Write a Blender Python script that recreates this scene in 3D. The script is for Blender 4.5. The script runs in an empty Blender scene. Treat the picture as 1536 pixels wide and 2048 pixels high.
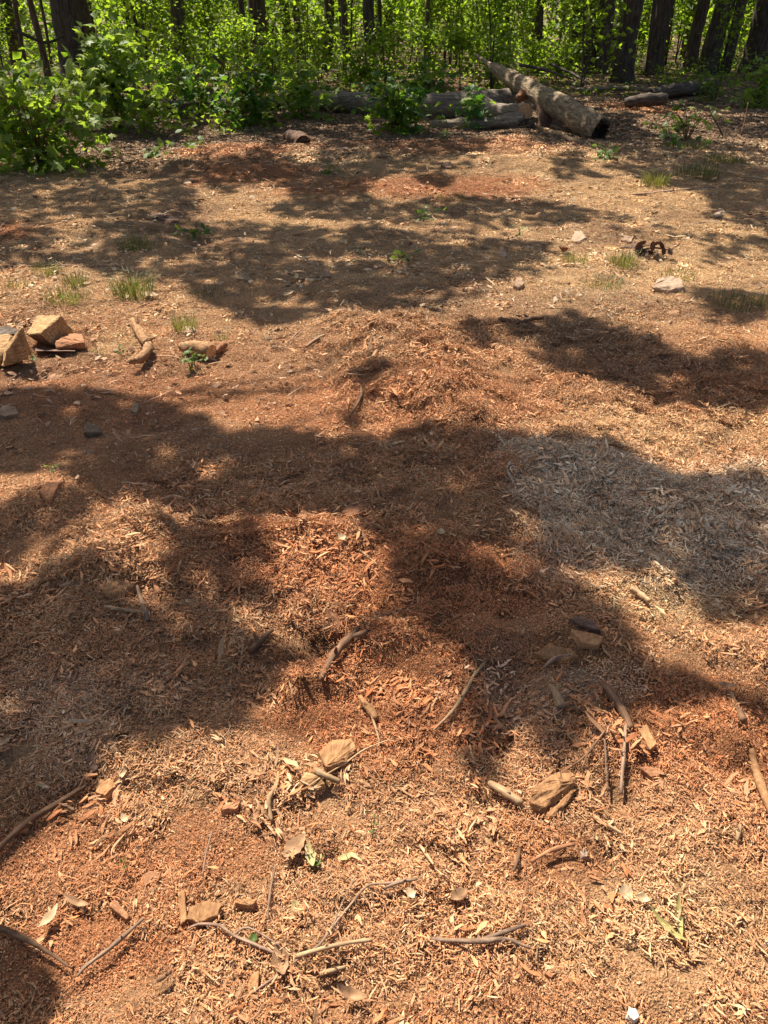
import bpy, math, random
import numpy as np
from mathutils import Vector, Matrix
R = math.radians
rs = np.random.RandomState(7)
random.seed(7)
scn = bpy.context.scene
COL = scn.collection

# ------------------------------------------------------------------ camera, sky, sun, exposure
CAM_Z = 1.55
PITCH = 33.6
FPX = 1540.0                      # focal length in pixels of the 1536x2048 photograph
cam_d = bpy.data.cameras.new('camera')
cam_d.sensor_fit = 'VERTICAL'
cam_d.angle = 2 * math.atan(1024 / FPX)
cam_d.clip_end = 2000
cam = bpy.data.objects.new('camera', cam_d)
cam.location = (0, 0, CAM_Z)
cam.rotation_euler = (R(90 - PITCH), 0, 0)
COL.objects.link(cam)
scn.camera = cam

SUN_EL = 57.0
SUN_AZ = math.atan2(0.84, -0.54)          # direction towards the sun on the ground plane
SD = np.array([math.cos(SUN_AZ) * math.cos(R(SUN_EL)), math.sin(SUN_AZ) * math.cos(R(SUN_EL)), math.sin(R(SUN_EL))])
world = bpy.data.worlds.new("World")
scn.world = world
world.use_nodes = True
wn = world.node_tree
bg = wn.nodes['Background']
sky = wn.nodes.new('ShaderNodeTexSky')
sky.sky_type = 'NISHITA'
sky.sun_disc = False
sky.sun_elevation = R(SUN_EL)
sky.sun_rotation = math.atan2(SD[0], SD[1])
sky.dust_density = 3.0; sky.ozone_density = 0.6
wn.links.new(sky.outputs[0], bg.inputs[0])
bg.inputs[1].default_value = 0.062
sun_d = bpy.data.lights.new('sun', 'SUN')
sun_d.energy = 5.0
sun_d.angle = R(0.5)
sun_d.color = (1.0, 0.92, 0.80)
sun = bpy.data.objects.new('sun', sun_d)
sun.rotation_euler = Vector((-SD[0], -SD[1], -SD[2])).to_track_quat('-Z', 'Y').to_euler()
sun.location = (-6, 10, 20)
COL.objects.link(sun)
scn.view_settings.view_transform = 'Standard'
scn.view_settings.look = 'None'
scn.view_settings.exposure = 1.28
scn.view_settings.gamma = 1.0
scn.view_settings.use_curve_mapping = False
scn.cycles.max_bounces = 7
scn.cycles.diffuse_bounces = 4
scn.cycles.transparent_max_bounces = 4

# ------------------------------------------------------------------ numpy noise
def _hash(ix, iy, seed):
    h = (ix.astype(np.int64) * 374761393 + iy.astype(np.int64) * 668265263 + seed * 1442695041) & 0xffffffff
    h = ((h ^ (h >> 13)) * 1274126177) & 0xffffffff
    h = (h ^ (h >> 16)) & 0xffffffff
    return h / 4294967295.0
def vnoise(x, y, s=1.0, seed=0):
    x = np.asarray(x, float) * s + 1000.37; y = np.asarray(y, float) * s + 1000.11
    ix = np.floor(x); iy = np.floor(y); fx = x - ix; fy = y - iy
    fx = fx * fx * (3 - 2 * fx); fy = fy * fy * (3 - 2 * fy)
    a = _hash(ix, iy, seed); b = _hash(ix + 1, iy, seed); c = _hash(ix, iy + 1, seed); d = _hash(ix + 1, iy + 1, seed)
    return (a * (1 - fx) + b * fx) * (1 - fy) + (c * (1 - fx) + d * fx) * fy      # 0..1
def fbm(x, y, s=1.0, o=4, seed=0):
    v = 0; a = 1; t = 0
    for k in range(o):
        v = v + a * vnoise(x + 3.1 * k, y - 7.7 * k, s * 2 ** k, seed + k * 17); t += a; a *= 0.5
    return v / t
def sstep(a, b, v):
    t = np.clip((v - a) / (b - a), 0, 1)
    return t * t * (3 - 2 * t)

# pixel of the photograph -> point on the flat ground
cp, sp_ = math.cos(R(PITCH)), math.sin(R(PITCH))
def ray(u, v):
    a = (u - 768) / FPX; b = (1024 - v) / FPX
    return np.array([a, cp + b * sp_, -sp_ + b * cp])
def flat(u, v, z=0.0):
    d = ray(u, v)
    t = (CAM_Z - z) / max(-d[2], 1e-4)
    return d[0] * t, d[1] * t
def scale_at(u, v):       # metres per photo pixel at ground
    d = ray(u, v); t = CAM_Z / max(-d[2], 1e-4)
    return t / FPX
def poly_sd(pts, x, y):
    """signed distance (positive inside) to a ground polygon"""
    P = np.array(pts); n = len(P)
    best = np.full(np.shape(x), 1e9); ins = np.zeros(np.shape(x), bool)
    for i in range(n):
        ax, ay = P[i]; bx, by = P[(i + 1) % n]
        ex, ey = bx - ax, by - ay
        t = np.clip(((x - ax) * ex + (y - ay) * ey) / (ex * ex + ey * ey + 1e-12), 0, 1)
        best = np.minimum(best, np.hypot(x - ax - t * ex, y - ay - t * ey))
        c = ((ay > y) != (by > y)) & (x < (bx - ax) * (y - ay) / (by - ay + 1e-12) + ax)
        ins ^= c
    return np.where(ins, best, -best)
def gpoly(px):
    return [flat(u, v) for u, v in px]
def blob(x, y, u, v, ru, rv, soft=0.35):
    """elliptical ground patch around a pixel; ru, rv in pixels"""
    cx, cy = flat(u, v); x1, _ = flat(u + ru, v); _, y1 = flat(u, v - rv); _, y2 = flat(u, v + rv)
    rx = abs(x1 - cx); cy = (y1 + y2) / 2; ry = abs(y1 - y2) / 2
    wx = (fbm(x, y, 2.2 / max(rx, .1), 3, 5) - .5) * .7; wy = (fbm(x, y, 2.2 / max(rx, .1), 3, 9) - .5) * .7
    d = np.hypot((x - cx) / rx + wx, (y - cy) / ry + wy)
    return 1 - sstep(1 - soft, 1 + soft, d)

# ------------------------------------------------------------------ masks of the ground
THICK = gpoly([(650,655),(800,630),(1000,655),(1250,650),(1536,680),(1700,700),(1900,2300),(-500,2300),(-300,1000),(0,1020),(260,980),(440,915),(700,890),(690,800),(640,720)])
GREY = gpoly([(985,905),(1100,875),(1250,925),(1400,950),(1700,960),(1700,1215),(1536,1200),(1400,1185),(1240,1160),(1110,1165),(1065,1080),(1010,985)])
def thick_mask(x, y):
    wx = x + (fbm(x, y, 3, 3, 31) - .5) * .35; wy = y + (fbm(x, y, 3, 3, 37) - .5) * .35
    m = sstep(-.18, .18, poly_sd(THICK, wx, wy))
    sm = np.maximum.reduce([blob(x, y, 40, 1130, 110, 60), blob(x, y, 430, 1450, 110, 50), blob(x, y, 150, 1940, 230, 110),
                            blob(x, y, 640, 1520, 90, 40), blob(x, y, 1130, 1770, 130, 60), blob(x, y, 700, 1650, 130, 60),
                            blob(x, y, 60, 1740, 160, 50), blob(x, y, 480, 1700, 110, 90), blob(x, y, 1350, 1950, 260, 60),
                            blob(x, y, 850, 1000, 120, 40) * .5, blob(x, y, 620, 1990, 300, 50)])
    return m * (1 - .78 * sm)
def grey_mask(x, y):
    wx = x + (fbm(x, y, 4, 3, 41) - .5) * .3; wy = y + (fbm(x, y, 4, 3, 43) - .5) * .3
    m = sstep(-.10, .12, poly_sd(GREY, wx, wy))
    return np.maximum.reduce([m, .8 * blob(x, y, 1120, 1390, 90, 40), .6 * blob(x, y, 1010, 1400, 60, 70), .35 * blob(x, y, 160, 1400, 200, 60), .3*blob(x, y, 120, 1500, 120, 50)])
def red_mask(x, y):
    far = np.maximum.reduce([blob(x, y, 760, 375, 240, 28), blob(x, y, 480, 312, 150, 16), blob(x, y, 960, 375, 150, 22), blob(x, y, 20, 470, 60, 20),
                             blob(x, y, 500, 345, 130, 18), blob(x, y, 1280, 225, 90, 14), blob(x, y, 900, 300, 250, 14) * .8])
    near = np.maximum.reduce([blob(x, y, 850, 1180, 260, 90), blob(x, y, 800, 1400, 320, 130), blob(x, y, 1420, 1470, 260, 110), blob(x, y, 600, 1120, 220, 70) * .8,
                              blob(x, y, 760, 820, 330, 60) * .55, blob(x, y, 260, 800, 260, 60) * .5, blob(x, y, 240, 1720, 330, 90) * .8, blob(x, y, 180, 1900, 200, 90),
                              blob(x, y, 1120, 1720, 120, 70) * .9])
    n = sstep(.42, .7, fbm(x, y, .9, 4, 51)) * np.where(y > 3.5, .25, .6)
    nf = (1 - sstep(4.5, 7, y))
    return np.clip(np.maximum.reduce([far, near * nf, n * nf]), 0, 1)
def pale_mask(x, y):
    return np.maximum.reduce([blob(x, y, 245, 690, 60, 28), blob(x, y, 1300, 380, 200, 18), blob(x, y, 150, 415, 160, 18) * .7, blob(x, y, 620, 440, 160, 16) * .6,
                              blob(x, y, 1340, 1200, 130, 45) * .9, blob(x, y, 1350, 870, 300, 50) * .6, blob(x, y, 1440, 500, 160, 60) * .6,
                              blob(x, y, 1350, 1900, 330, 160) * .35, blob(x, y, 1450, 560, 120, 50) * .5])
def litter_mask(x, y):       # the leaf litter of the wood's floor
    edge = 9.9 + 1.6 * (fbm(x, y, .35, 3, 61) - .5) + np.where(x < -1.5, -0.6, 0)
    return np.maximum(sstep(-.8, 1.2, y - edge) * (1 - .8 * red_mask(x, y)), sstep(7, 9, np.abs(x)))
def tint(x, y):
    """real surface colour of the loose wood and soil"""
    tan = np.array([.485, .278, .145]); red = np.array([.44, .188, .084]); grey = np.array([.66, .50, .335])
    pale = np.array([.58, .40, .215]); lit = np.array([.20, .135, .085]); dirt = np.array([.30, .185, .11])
    mid = np.array([.56, .395, .22])
    def mx(c, t, m):
        return c * (1 - m[:, None]) + t * m[:, None]
    c = np.tile(tan, (len(x), 1))
    c = mx(c, mid, sstep(3.2, 5.0, y) * .85)
    c = mx(c, dirt, sstep(.45, .75, fbm(x, y, 1.3, 4, 71)) * .7 * sstep(2.5, 4, y))
    c = mx(c, red, red_mask(x, y) * np.where(y > 4.5, .65, .85))
    c = mx(c, pale, pale_mask(x, y) * .8)
    c = mx(c, grey, grey_mask(x, y) * .92)
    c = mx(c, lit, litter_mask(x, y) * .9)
    c = c * (0.82 + .36 * fbm(x, y, 5, 3, 77))[:, None]
    return c

MOUNDS = [  # u, v, radius u px, radius v px, height m
    (780,690,150,55,.085),(860,800,150,50,.08),(690,660,40,16,.03),(745,785,40,20,-.03),(950,850,60,20,.03),(480,312,130,16,.10),(500,345,80,12,.08),(360,335,40,8,.07),(960,330,120,12,.09),(850,300,200,12,.08),
    (1040,285,80,12,.10),(1090,345,110,14,.05),(250,1110,110,60,.05),(330,1160,120,40,.035),(650,1090,170,45,.045),(880,1160,170,60,.045),(700,1260,200,40,-.03),
    (800,1290,120,45,.05),(640,1380,80,30,.03),(1160,1290,110,45,.03),(1290,1190,110,35,.035),(130,1340,180,70,-.02),(620,1700,120,60,.012),
    (1110,1610,70,40,.012),(600,1390,60,40,.02),(680,1335,60,32,.028),(760,1285,60,28,.045),(850,1245,60,24,.035),(520,1370,80,40,-.018),(590,1310,80,36,-.02),(660,1265,70,28,-.018),(740,1225,60,22,-.014),(380,1290,70,25,-.04),(300,1225,60,20,.03),(200,1150,60,24,.035),(300,1075,60,20,.035),(90,1010,60,20,.04),(960,1290,60,30,.03),(1010,1400,45,40,-.03),(720,395,220,18,.05),(1240,225,100,12,.08),(250,1500,150,40,.02),(1390,1480,160,60,.02),(690,1730,50,30,-.018),(1130,950,160,60,.03),(110,975,120,40,.03)]
def H(x, y):
    x = np.asarray(x, float); y = np.asarray(y, float)
    z = (fbm(x, y, .45, 3, 3) - .5) * .12 * sstep(1.5, 6, np.hypot(x, y))
    for u, v, ru, rv, h in MOUNDS:
        cx, cy = flat(u, v); x1, _ = flat(u + ru, v); _, y1 = flat(u, v - rv); _, y2 = flat(u, v + rv)
        z = z + h * (1.3 if v > 560 else 1) * np.exp(-(((x - cx) / (abs(x1 - cx))) ** 2 + ((y - (y1 + y2) / 2) / (abs(y1 - y2) / 2)) ** 2))
    near = 1 - sstep(10, 16, np.hypot(x, y))
    tm = thick_mask(x, y)
    z = z + near * (.55 + .45 * tm) * ((fbm(x, y, 6, 3, 13) - .5) * .055 + (vnoise(x, y, 19, 15) - .5) * .016)
    z = z + near * tm * (np.abs(fbm(x, y, 7, 3, 23) - .5) * -.07 + .008 + (fbm(x, y, 2.6, 2, 27) - .5) * .06)
    return z
def H1(x, y): return float(H(np.array([x]), np.array([y]))[0])
def G(u, v, dz=0.0):
    """the ground point seen at pixel (u, v), lifted by dz"""
    z = 0.0
    for _ in range(6):
        x, y = flat(u, v, z); z = H1(x, y)
    return Vector((x, y, z + dz))
def P(u, v, Y):
    """the point at pixel (u, v) that stands Y metres ahead"""
    d = ray(u, v); t = Y / d[1]
    return Vector((d[0] * t, Y, CAM_Z + d[2] * t))

# ------------------------------------------------------------------ materials
def new_mat(name):
    m = bpy.data.materials.new(name); m.use_nodes = True
    nt = m.node_tree; b = nt.nodes['Principled BSDF']
    return m, nt, b
def N(nt, t, **kw):
    n = nt.nodes.new(t)
    for k, v in kw.items():
        if k.startswith('_'): setattr(n, k[1:], v)
        else:
            key = k.replace('__', ' ')
            n.inputs[key].default_value = v
    return n
def ramp(nt, stops, src):
    r = nt.nodes.new('ShaderNodeValToRGB')
    while len(r.color_ramp.elements) < len(stops): r.color_ramp.elements.new(.5)
    for e, (p, c) in zip(r.color_ramp.elements, stops):
        e.position = p; e.color = (*c, 1)
    nt.links.new(src, r.inputs[0]); return r
def mixc(nt, f, a, b, mode='MIX'):
    m = nt.nodes.new('ShaderNodeMix'); m.data_type = 'RGBA'; m.blend_type = mode
    for s, v in ((m.inputs[0], f), (m.inputs[6], a), (m.inputs[7], b)):
        if hasattr(v, 'links') or isinstance(v, bpy.types.NodeSocket): nt.links.new(v, s)
        else: s.default_value = v if not isinstance(v, tuple) or len(v) == 4 else (*v, 1)
    return m.outputs[2]
def bump(nt, b, h, strength, dist):
    n = N(nt, 'ShaderNodeBump', Strength=strength, Distance=dist); nt.links.new(h, n.inputs['Height']); nt.links.new(n.outputs[0], b.inputs['Normal'])
def noise(nt, scale, detail=4, rough=.6, vec=None):
    n = N(nt, 'ShaderNodeTexNoise', Scale=scale, Detail=detail, Roughness=rough)
    if vec is not None: nt.links.new(vec, n.inputs['Vector'])
    return n
def geo_pos(nt): return nt.nodes.new('ShaderNodeNewGeometry').outputs['Position']
def obj_pos(nt, sc=(1, 1, 1)):
    t = nt.nodes.new('ShaderNodeTexCoord'); m = nt.nodes.new('ShaderNodeMapping'); m.inputs['Scale'].default_value = sc
    nt.links.new(t.outputs['Object'], m.inputs[0]); return m.outputs[0]

def ground_material():
    m, nt, b = new_mat('loose wood and soil')
    a = N(nt, 'ShaderNodeAttribute'); a.attribute_name = 'tint'
    p = geo_pos(nt)
    n1 = noise(nt, 160, 3, .7, p); n2 = noise(nt, 38, 4, .65, p)
    vo = N(nt, 'ShaderNodeTexVoronoi', Scale=210.0); nt.links.new(p, vo.inputs['Vector'])
    r1 = ramp(nt, [(.25, (.35, .33, .31)), (.5, (.78, .76, .74)), (.75, (1.25, 1.2, 1.12))], n1.outputs[0])
    r2 = ramp(nt, [(.3, (.6, .58, .56)), (.65, (1.05, 1.05, 1.05))], n2.outputs[0])
    c = mixc(nt, 1.0, a.outputs[0], r1.outputs[0], 'MULTIPLY'); c = mixc(nt, 1.0, c, r2.outputs[0], 'MULTIPLY')
    nt.links.new(c, b.inputs['Base Color']); b.inputs['Roughness'].default_value = .95; b.inputs['Specular IOR Level'].default_value = .15
    mm = N(nt, 'ShaderNodeMath', _operation='ADD'); nt.links.new(n1.outputs[0], mm.inputs[0]); nt.links.new(vo.outputs[0], mm.inputs[1])
    bump(nt, b, mm.outputs[0], .9, .006)
    return m
def chip_material(name='shredded wood', usetint=True):
    m, nt, b = new_mat(name)
    a = N(nt, 'ShaderNodeAttribute', _attribute_type='INSTANCER'); a.attribute_name = 'tint'
    c = N(nt, 'ShaderNodeAttribute'); c.attribute_name = 'crnd'
    sep = N(nt, 'ShaderNodeSeparateColor'); nt.links.new(c.outputs[0], sep.inputs[0])
    val = ramp(nt, [(0, (.30, .26, .24)), (.25, (.72, .68, .66)), (.7, (1.12, 1.12, 1.1)), (.92, (1.35, 1.42, 1.45)), (1, (1.5, 1.7, 1.85))], sep.outputs[0])
    hue = ramp(nt, [(0, (1.12, .84, .66)), (.5, (1, 1, 1)), (1, (.95, 1.1, 1.2))], sep.outputs[1])
    base = a.outputs[0] if usetint else None
    x = mixc(nt, 1.0, base, val.outputs[0], 'MULTIPLY'); x = mixc(nt, 1.0, x, hue.outputs[0], 'MULTIPLY')
    n = noise(nt, 260, 3, .7, geo_pos(nt)); r = ramp(nt, [(.3, (.62, .6, .58)), (.65, (1.1, 1.1, 1.1))], n.outputs[0])
    x = mixc(nt, 1.0, x, r.outputs[0], 'MULTIPLY')
    nt.links.new(x, b.inputs['Base Color']); b.inputs['Roughness'].default_value = .85; b.inputs['Specular IOR Level'].default_value = .2
    return m
def wood_material(name, c1, c2, rough=.85, stretch=(60, 60, 6), bmp=.004, rnd=.25, warp=0):
    m, nt, b = new_mat(name)
    v = obj_pos(nt, stretch)
    n = noise(nt, 1.0, 5, .65, v); n2 = noise(nt, 30, 4, .6, obj_pos(nt))
    mid = tuple(p * .6 + q * .4 for p, q in zip(c1, c2))
    r = ramp(nt, [(.32, c1), (.5, mid), (.68, c2)], n.outputs[0])
    r2 = ramp(nt, [(.3, (.72, .7, .68)), (.7, (1.12, 1.12, 1.12))], n2.outputs[0])
    x = mixc(nt, 1.0, r.outputs[0], r2.outputs[0], 'MULTIPLY')
    oi = N(nt, 'ShaderNodeObjectInfo')
    rr = ramp(nt, [(0, (1 - rnd,) * 3), (1, (1 + rnd,) * 3)], oi.outputs['Random'])
    x = mixc(nt, 1.0, x, rr.outputs[0], 'MULTIPLY')
    nt.links.new(x, b.inputs['Base Color']); b.inputs['Roughness'].default_value = rough; b.inputs['Specular IOR Level'].default_value = .2
    bump(nt, b, n.outputs[0], .8, bmp)
    return m
def leaf_material(name, c_lo, c_hi, trans=.45, attr=None, rough=.55):
    m, nt, b = new_mat(name)
    if attr:
        a = N(nt, 'ShaderNodeAttribute'); a.attribute_name = attr; src = a.outputs['Fac']
    else:
        src = N(nt, 'ShaderNodeObjectInfo').outputs['Random']
    r = ramp(nt, [(0, c_lo), (1, c_hi)], src)
    nt.links.new(r.outputs[0], b.inputs['Base Color']); b.inputs['Roughness'].default_value = rough; b.inputs['Specular IOR Level'].default_value = .3
    tr = N(nt, 'ShaderNodeBsdfTranslucent')
    tc = mixc(nt, 1.0, r.outputs[0], (1.5, 1.55, .55, 1), 'MULTIPLY'); nt.links.new(tc, tr.inputs[0])
    mx = N(nt, 'ShaderNodeMixShader'); mx.inputs[0].default_value = trans
    out = nt.nodes['Material Output']
    nt.links.new(b.outputs[0], mx.inputs[1]); nt.links.new(tr.outputs[0], mx.inputs[2]); nt.links.new(mx.outputs[0], out.inputs[0])
    return m
def stone_material(name, c1, c2):
    m, nt, b = new_mat(name)
    n = noise(nt, 22, 6, .65, obj_pos(nt)); r = ramp(nt, [(.3, c1), (.7, c2)], n.outputs[0])
    nt.links.new(r.outputs[0], b.inputs['Base Color']); b.inputs['Roughness'].default_value = .9
    bump(nt, b, n.outputs[0], .7, .006); return m

M_ground = ground_material()
M_chip = chip_material()
M_bark = wood_material('grey brown bark', (.035, .026, .020), (.16, .125, .095), stretch=(26, 26, 3.5), bmp=.03, rnd=.2)
M_twig = wood_material('twig bark', (.14, .085, .055), (.36, .24, .16), stretch=(140, 140, 14), bmp=.0008)
M_twigpale = wood_material('pale peeled wood', (.27, .165, .085), (.50, .34, .19), stretch=(220, 220, 14), bmp=.001)
M_twigdark = wood_material('dark damp wood', (.09, .05, .03), (.24, .135, .075), stretch=(140, 140, 14), bmp=.001)
M_rust = wood_material('rust red heartwood', (.20, .085, .04), (.42, .21, .105), stretch=(190, 190, 12), bmp=.001)
M_slab = wood_material('dusty bark slab', (.25, .125, .055), (.44, .24, .11), stretch=(110, 30, 90), bmp=.006)
M_split = wood_material('split firewood', (.17, .085, .035), (.54, .34, .16), stretch=(12, 120, 120), bmp=.002, rnd=.12)
M_splitdark = wood_material('firewood bark', (.07, .04, .028), (.2, .12, .08), stretch=(20, 60, 60), bmp=.006)
M_rough = wood_material('peeling branch bark', (.16, .075, .035), (.42, .25, .12), stretch=(90, 90, 30), bmp=.006)
M_cutface = wood_material('sawn end grain', (.40, .22, .10), (.60, .36, .18), stretch=(40, 40, 40), bmp=.001, rnd=.1)
M_log = wood_material('weathered log bark', (.16, .11, .065), (.56, .43, .27), stretch=(30, 30, 8), bmp=.05, rnd=.12)
M_loggrey = wood_material('bare grey log', (.10, .08, .06), (.42, .34, .25), stretch=(34, 34, 2.5), bmp=.03, rnd=.15)
M_logend = wood_material('log end wood', (.30, .19, .10), (.50, .34, .19), stretch=(12, 12, 12), bmp=.003)
M_pit = wood_material('rotten dark wood', (.02, .014, .01), (.09, .06, .04), stretch=(30, 30, 30), bmp=.01)
M_maple = leaf_material('maple leaf', (.14, .22, .045), (.31, .39, .10), .5)
M_mapledark = leaf_material('dark shrub leaf', (.04, .11, .02), (.08, .17, .03), .42)
M_leafbg = leaf_material('woodland leaf', (.08, .15, .018), (.25, .33, .045), .6, 'lrnd')
M_leafup = leaf_material('crown leaf', (.04, .09, .015), (.08, .15, .02), .25, 'lrnd')
M_grass = leaf_material('grass blade', (.06, .085, .025), (.23, .215, .09), .3, 'lrnd')
M_weed = leaf_material('weed leaf', (.06, .115, .025), (.14, .20, .05), .4)
M_yellow = leaf_material('yellowed leaf', (.34, .31, .12), (.46, .41, .19), .3)
M_dead = wood_material('dead leaf', (.18, .10, .05), (.34, .20, .11), stretch=(40, 40, 40), bmp=.001, rnd=.3)
M_deadpale = wood_material('bleached leaf', (.30, .21, .12), (.50, .37, .23), stretch=(40, 40, 40), bmp=.001)
M_stone = stone_material('pale pinkish stone', (.22, .14, .09), (.38, .26, .17))
M_stonedark = stone_material('dark stone', (.09, .055, .03), (.18, .115, .065))
M_stonebrown = stone_material('brown dirty stone', (.14, .085, .05), (.30, .19, .11))
M_white = stone_material('white quartz', (.42, .38, .31), (.56, .51, .43))
M_flower = leaf_material('blue flower', (.10, .12, .45), (.22, .24, .6), .3)

# ------------------------------------------------------------------ object helpers
def mesh_np(name, V, F, mat=None, smooth=False, attrs=None):
    """V (n,3), F list of faces or array (m,k)"""
    me = bpy.data.meshes.new(name)
    V = np.asarray(V, np.float32)
    if isinstance(F, np.ndarray):
        m, k = F.shape
        me.vertices.add(len(V)); me.vertices.foreach_set('co', V.ravel())
        me.loops.add(m * k); me.loops.foreach_set('vertex_index', F.astype(np.int32).ravel())
        me.polygons.add(m); me.polygons.foreach_set('loop_start', np.arange(0, m * k, k, dtype=np.int32))
        try: me.polygons.foreach_set('loop_total', np.full(m, k, np.int32))
        except Exception: pass
        me.update(calc_edges=True)
    else:
        me.from_pydata([tuple(map(float, v)) for v in V], [], F); me.update()
    if smooth: me.polygons.foreach_set('use_smooth', np.ones(len(me.polygons), bool))
    if mat: me.materials.append(mat)
    for k, (typ, arr) in (attrs or {}).items():
        at = me.attributes.new(k, typ, 'POINT')
        at.data.foreach_set({'FLOAT': 'value', 'FLOAT_COLOR': 'color', 'INT': 'value', 'FLOAT_VECTOR': 'vector'}[typ], np.asarray(arr, np.int32 if typ == 'INT' else np.float32).ravel())
    return me
def link(name, me, parent=None, loc=None):
    o = bpy.data.objects.new(name, me); COL.objects.link(o)
    if parent is not None: o.parent = parent
    if loc is not None: o.location = loc
    return o
LABELS = set()
def tag(o, label=None, cat=None, group=None, kind=None):
    if label: o['label'] = label
    if cat: o['category'] = cat
    if group: o['group'] = group
    if kind: o['kind'] = kind
    return o
def thing(name, loc, label, cat, group=None, rz=0):
    o = bpy.data.objects.new(name, None); COL.objects.link(o); o.location = loc; o.rotation_euler = (0, 0, rz)
    o.empty_display_size = .1
    return tag(o, label, cat, group)

# a tube through points with a radius each, rough surface
def tube(pts, rad, seg=8, rough=.12, sub=4, caps=True, seed=0, knots=0, flat_=1.0):
    pts = [Vector(p) for p in pts]; rr = random.Random(seed)
    Q = []; W = []
    n = len(pts)
    rad = [rad] * n if not hasattr(rad, '__len__') else list(rad)
    for i in range(n - 1):
        p0 = pts[max(i - 1, 0)]; p1 = pts[i]; p2 = pts[i + 1]; p3 = pts[min(i + 2, n - 1)]
        for k in range(sub):
            t = k / sub
            Q.append(.5 * ((2 * p1) + (p2 - p0) * t + (2 * p0 - 5 * p1 + 4 * p2 - p3) * t * t + (3 * p1 - p0 - 3 * p2 + p3) * t ** 3))
            W.append(rad[i] * (1 - t) + rad[i + 1] * t)
    Q.append(pts[-1]); W.append(rad[-1])
    V = []; F = []
    ref = Vector((0, 0, 1)) if abs((Q[1] - Q[0]).normalized().z) < .8 else Vector((0, 1, 0))
    for i, q in enumerate(Q):
        d = (Q[min(i + 1, len(Q) - 1)] - Q[max(i - 1, 0)]).normalized()
        s = d.cross(ref).normalized(); u = s.cross(d).normalized()
        lump = 1 + rr.uniform(-rough, rough)
        for j in range(seg):
            a = 2 * math.pi * j / seg
            r = W[i] * lump * (1 + rr.uniform(-rough, rough) * .8)
            V.append(q + s * (math.cos(a) * r) + u * (math.sin(a) * r * flat_))
    for i in range(len(Q) - 1):
        for j in range(seg):
            a = i * seg + j; b = i * seg + (j + 1) % seg
            F.append((a, b, b + seg, a + seg))
    if caps:
        F.append(tuple(range(seg - 1, -1, -1))); o = (len(Q) - 1) * seg; F.append(tuple(o + j for j in range(seg)))
    return V, F
def merge(parts):
    V = []; F = []
    for v, f in parts:
        o = len(V); V += list(v); F += [tuple(i + o for i in t) for t in f]
    return V, F

# ------------------------------------------------------------------ ground sheet
def grow(a, step, k, end):
    out = [a]; s = step
    while out[-1] < end: s *= k; out.append(out[-1] + s)
    return out
xs = np.array(grow(1.3, .013, 1.035, 9)); xs = np.concatenate([xs, grow(xs[-1], .3, 1.35, 300)[1:]])
xs = np.concatenate([-xs[::-1], np.arange(-1.3 + .013, 1.3 - .006, .013), xs])
ya = np.arange(.35, 3.6, .013); yb = np.array(grow(3.6, .013, 1.028, 24)); yc = np.array(grow(yb[-1], .8, 1.35, 300))[1:]
yd = -np.array(grow(-.35, .05, 1.3, 60))[::-1]
ys = np.concatenate([yd[:-1], ya, yb, yc])
X, Y = np.meshgrid(xs, ys); nx, ny = len(xs), len(ys)
gx, gy = X.ravel(), Y.ravel()
gz = H(gx, gy)
idx = np.arange(nx * ny).reshape(ny, nx)
GF = np.stack([idx[:-1, :-1], idx[:-1, 1:], idx[1:, 1:], idx[1:, :-1]], -1).reshape(-1, 4)
tc = tint(gx, gy) * (.78 - .17 * thick_mask(gx, gy) * (gy < 8))[:, None]  # sheet darkened under thick near mulch: self-shadow between shreds painted into the colour
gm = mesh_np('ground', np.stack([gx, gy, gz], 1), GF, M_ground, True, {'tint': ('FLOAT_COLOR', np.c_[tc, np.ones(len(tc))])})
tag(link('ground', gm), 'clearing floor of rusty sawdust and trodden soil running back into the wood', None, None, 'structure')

# ------------------------------------------------------------------ patches of shredded wood, instanced
def chip(rg, L, w, t, bend, x0, y0, z0, yaw, tilt, seg=3, fray=.3):
    """one shred: a tapered, bent, four-sided sliver"""
    s = np.linspace(-.5, .5, seg + 1)
    tap = 1 - .75 * np.abs(2 * s) ** rg.uniform(1.5, 5)
    tap *= 1 + rg.uniform(-fray, fray, seg + 1)
    cx = s * L; cy = bend * L * (s * s * 2 - .2) * rg.choice([-1, 1]); cz = rg.uniform(-.4, .8) * L * .35 * (s * s) * 2 * rg.uniform(0, 1)
    cy = cy + rg.uniform(-.05, .05, seg + 1) * L
    tw = rg.uniform(-.7, .7) + s * rg.uniform(-1.2, 1.2)
    V = []
    for k in range(seg + 1):
        for a, b in ((-1, -.5), (1, -.5), (1, .5), (-1, .5)):
            yy = a * w * .5 * tap[k]; zz = b * t * tap[k]
            V.append((cx[k], cy[k] + yy * math.cos(tw[k]) - zz * math.sin(tw[k]), cz[k] + yy * math.sin(tw[k]) + zz * math.cos(tw[k])))
    V = np.array(V)
    ct, st = math.cos(tilt), math.sin(tilt)
    V = np.stack([V[:, 0] * ct + V[:, 2] * st, V[:, 1], -V[:, 0] * st + V[:, 2] * ct], 1)
    cy_, sy_ = math.cos(yaw), math.sin(yaw)
    V = np.stack([V[:, 0] * cy_ - V[:, 1] * sy_ + x0, V[:, 0] * sy_ + V[:, 1] * cy_ + y0, V[:, 2] + z0], 1)
    F = []
    for k in range(seg):
        for j in range(4):
            a = k * 4 + j; b = k * 4 + (j + 1) % 4
            F.append((a, b, b + 4, a + 4))
    F.append((3, 2, 1, 0)); e = seg * 4; F.append((e, e + 1, e + 2, e + 3))
    return V, F
OCT_F = [(0, 2, 4), (2, 1, 4), (1, 3, 4), (3, 0, 4), (2, 0, 5), (1, 2, 5), (3, 1, 5), (0, 3, 5)]
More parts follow.
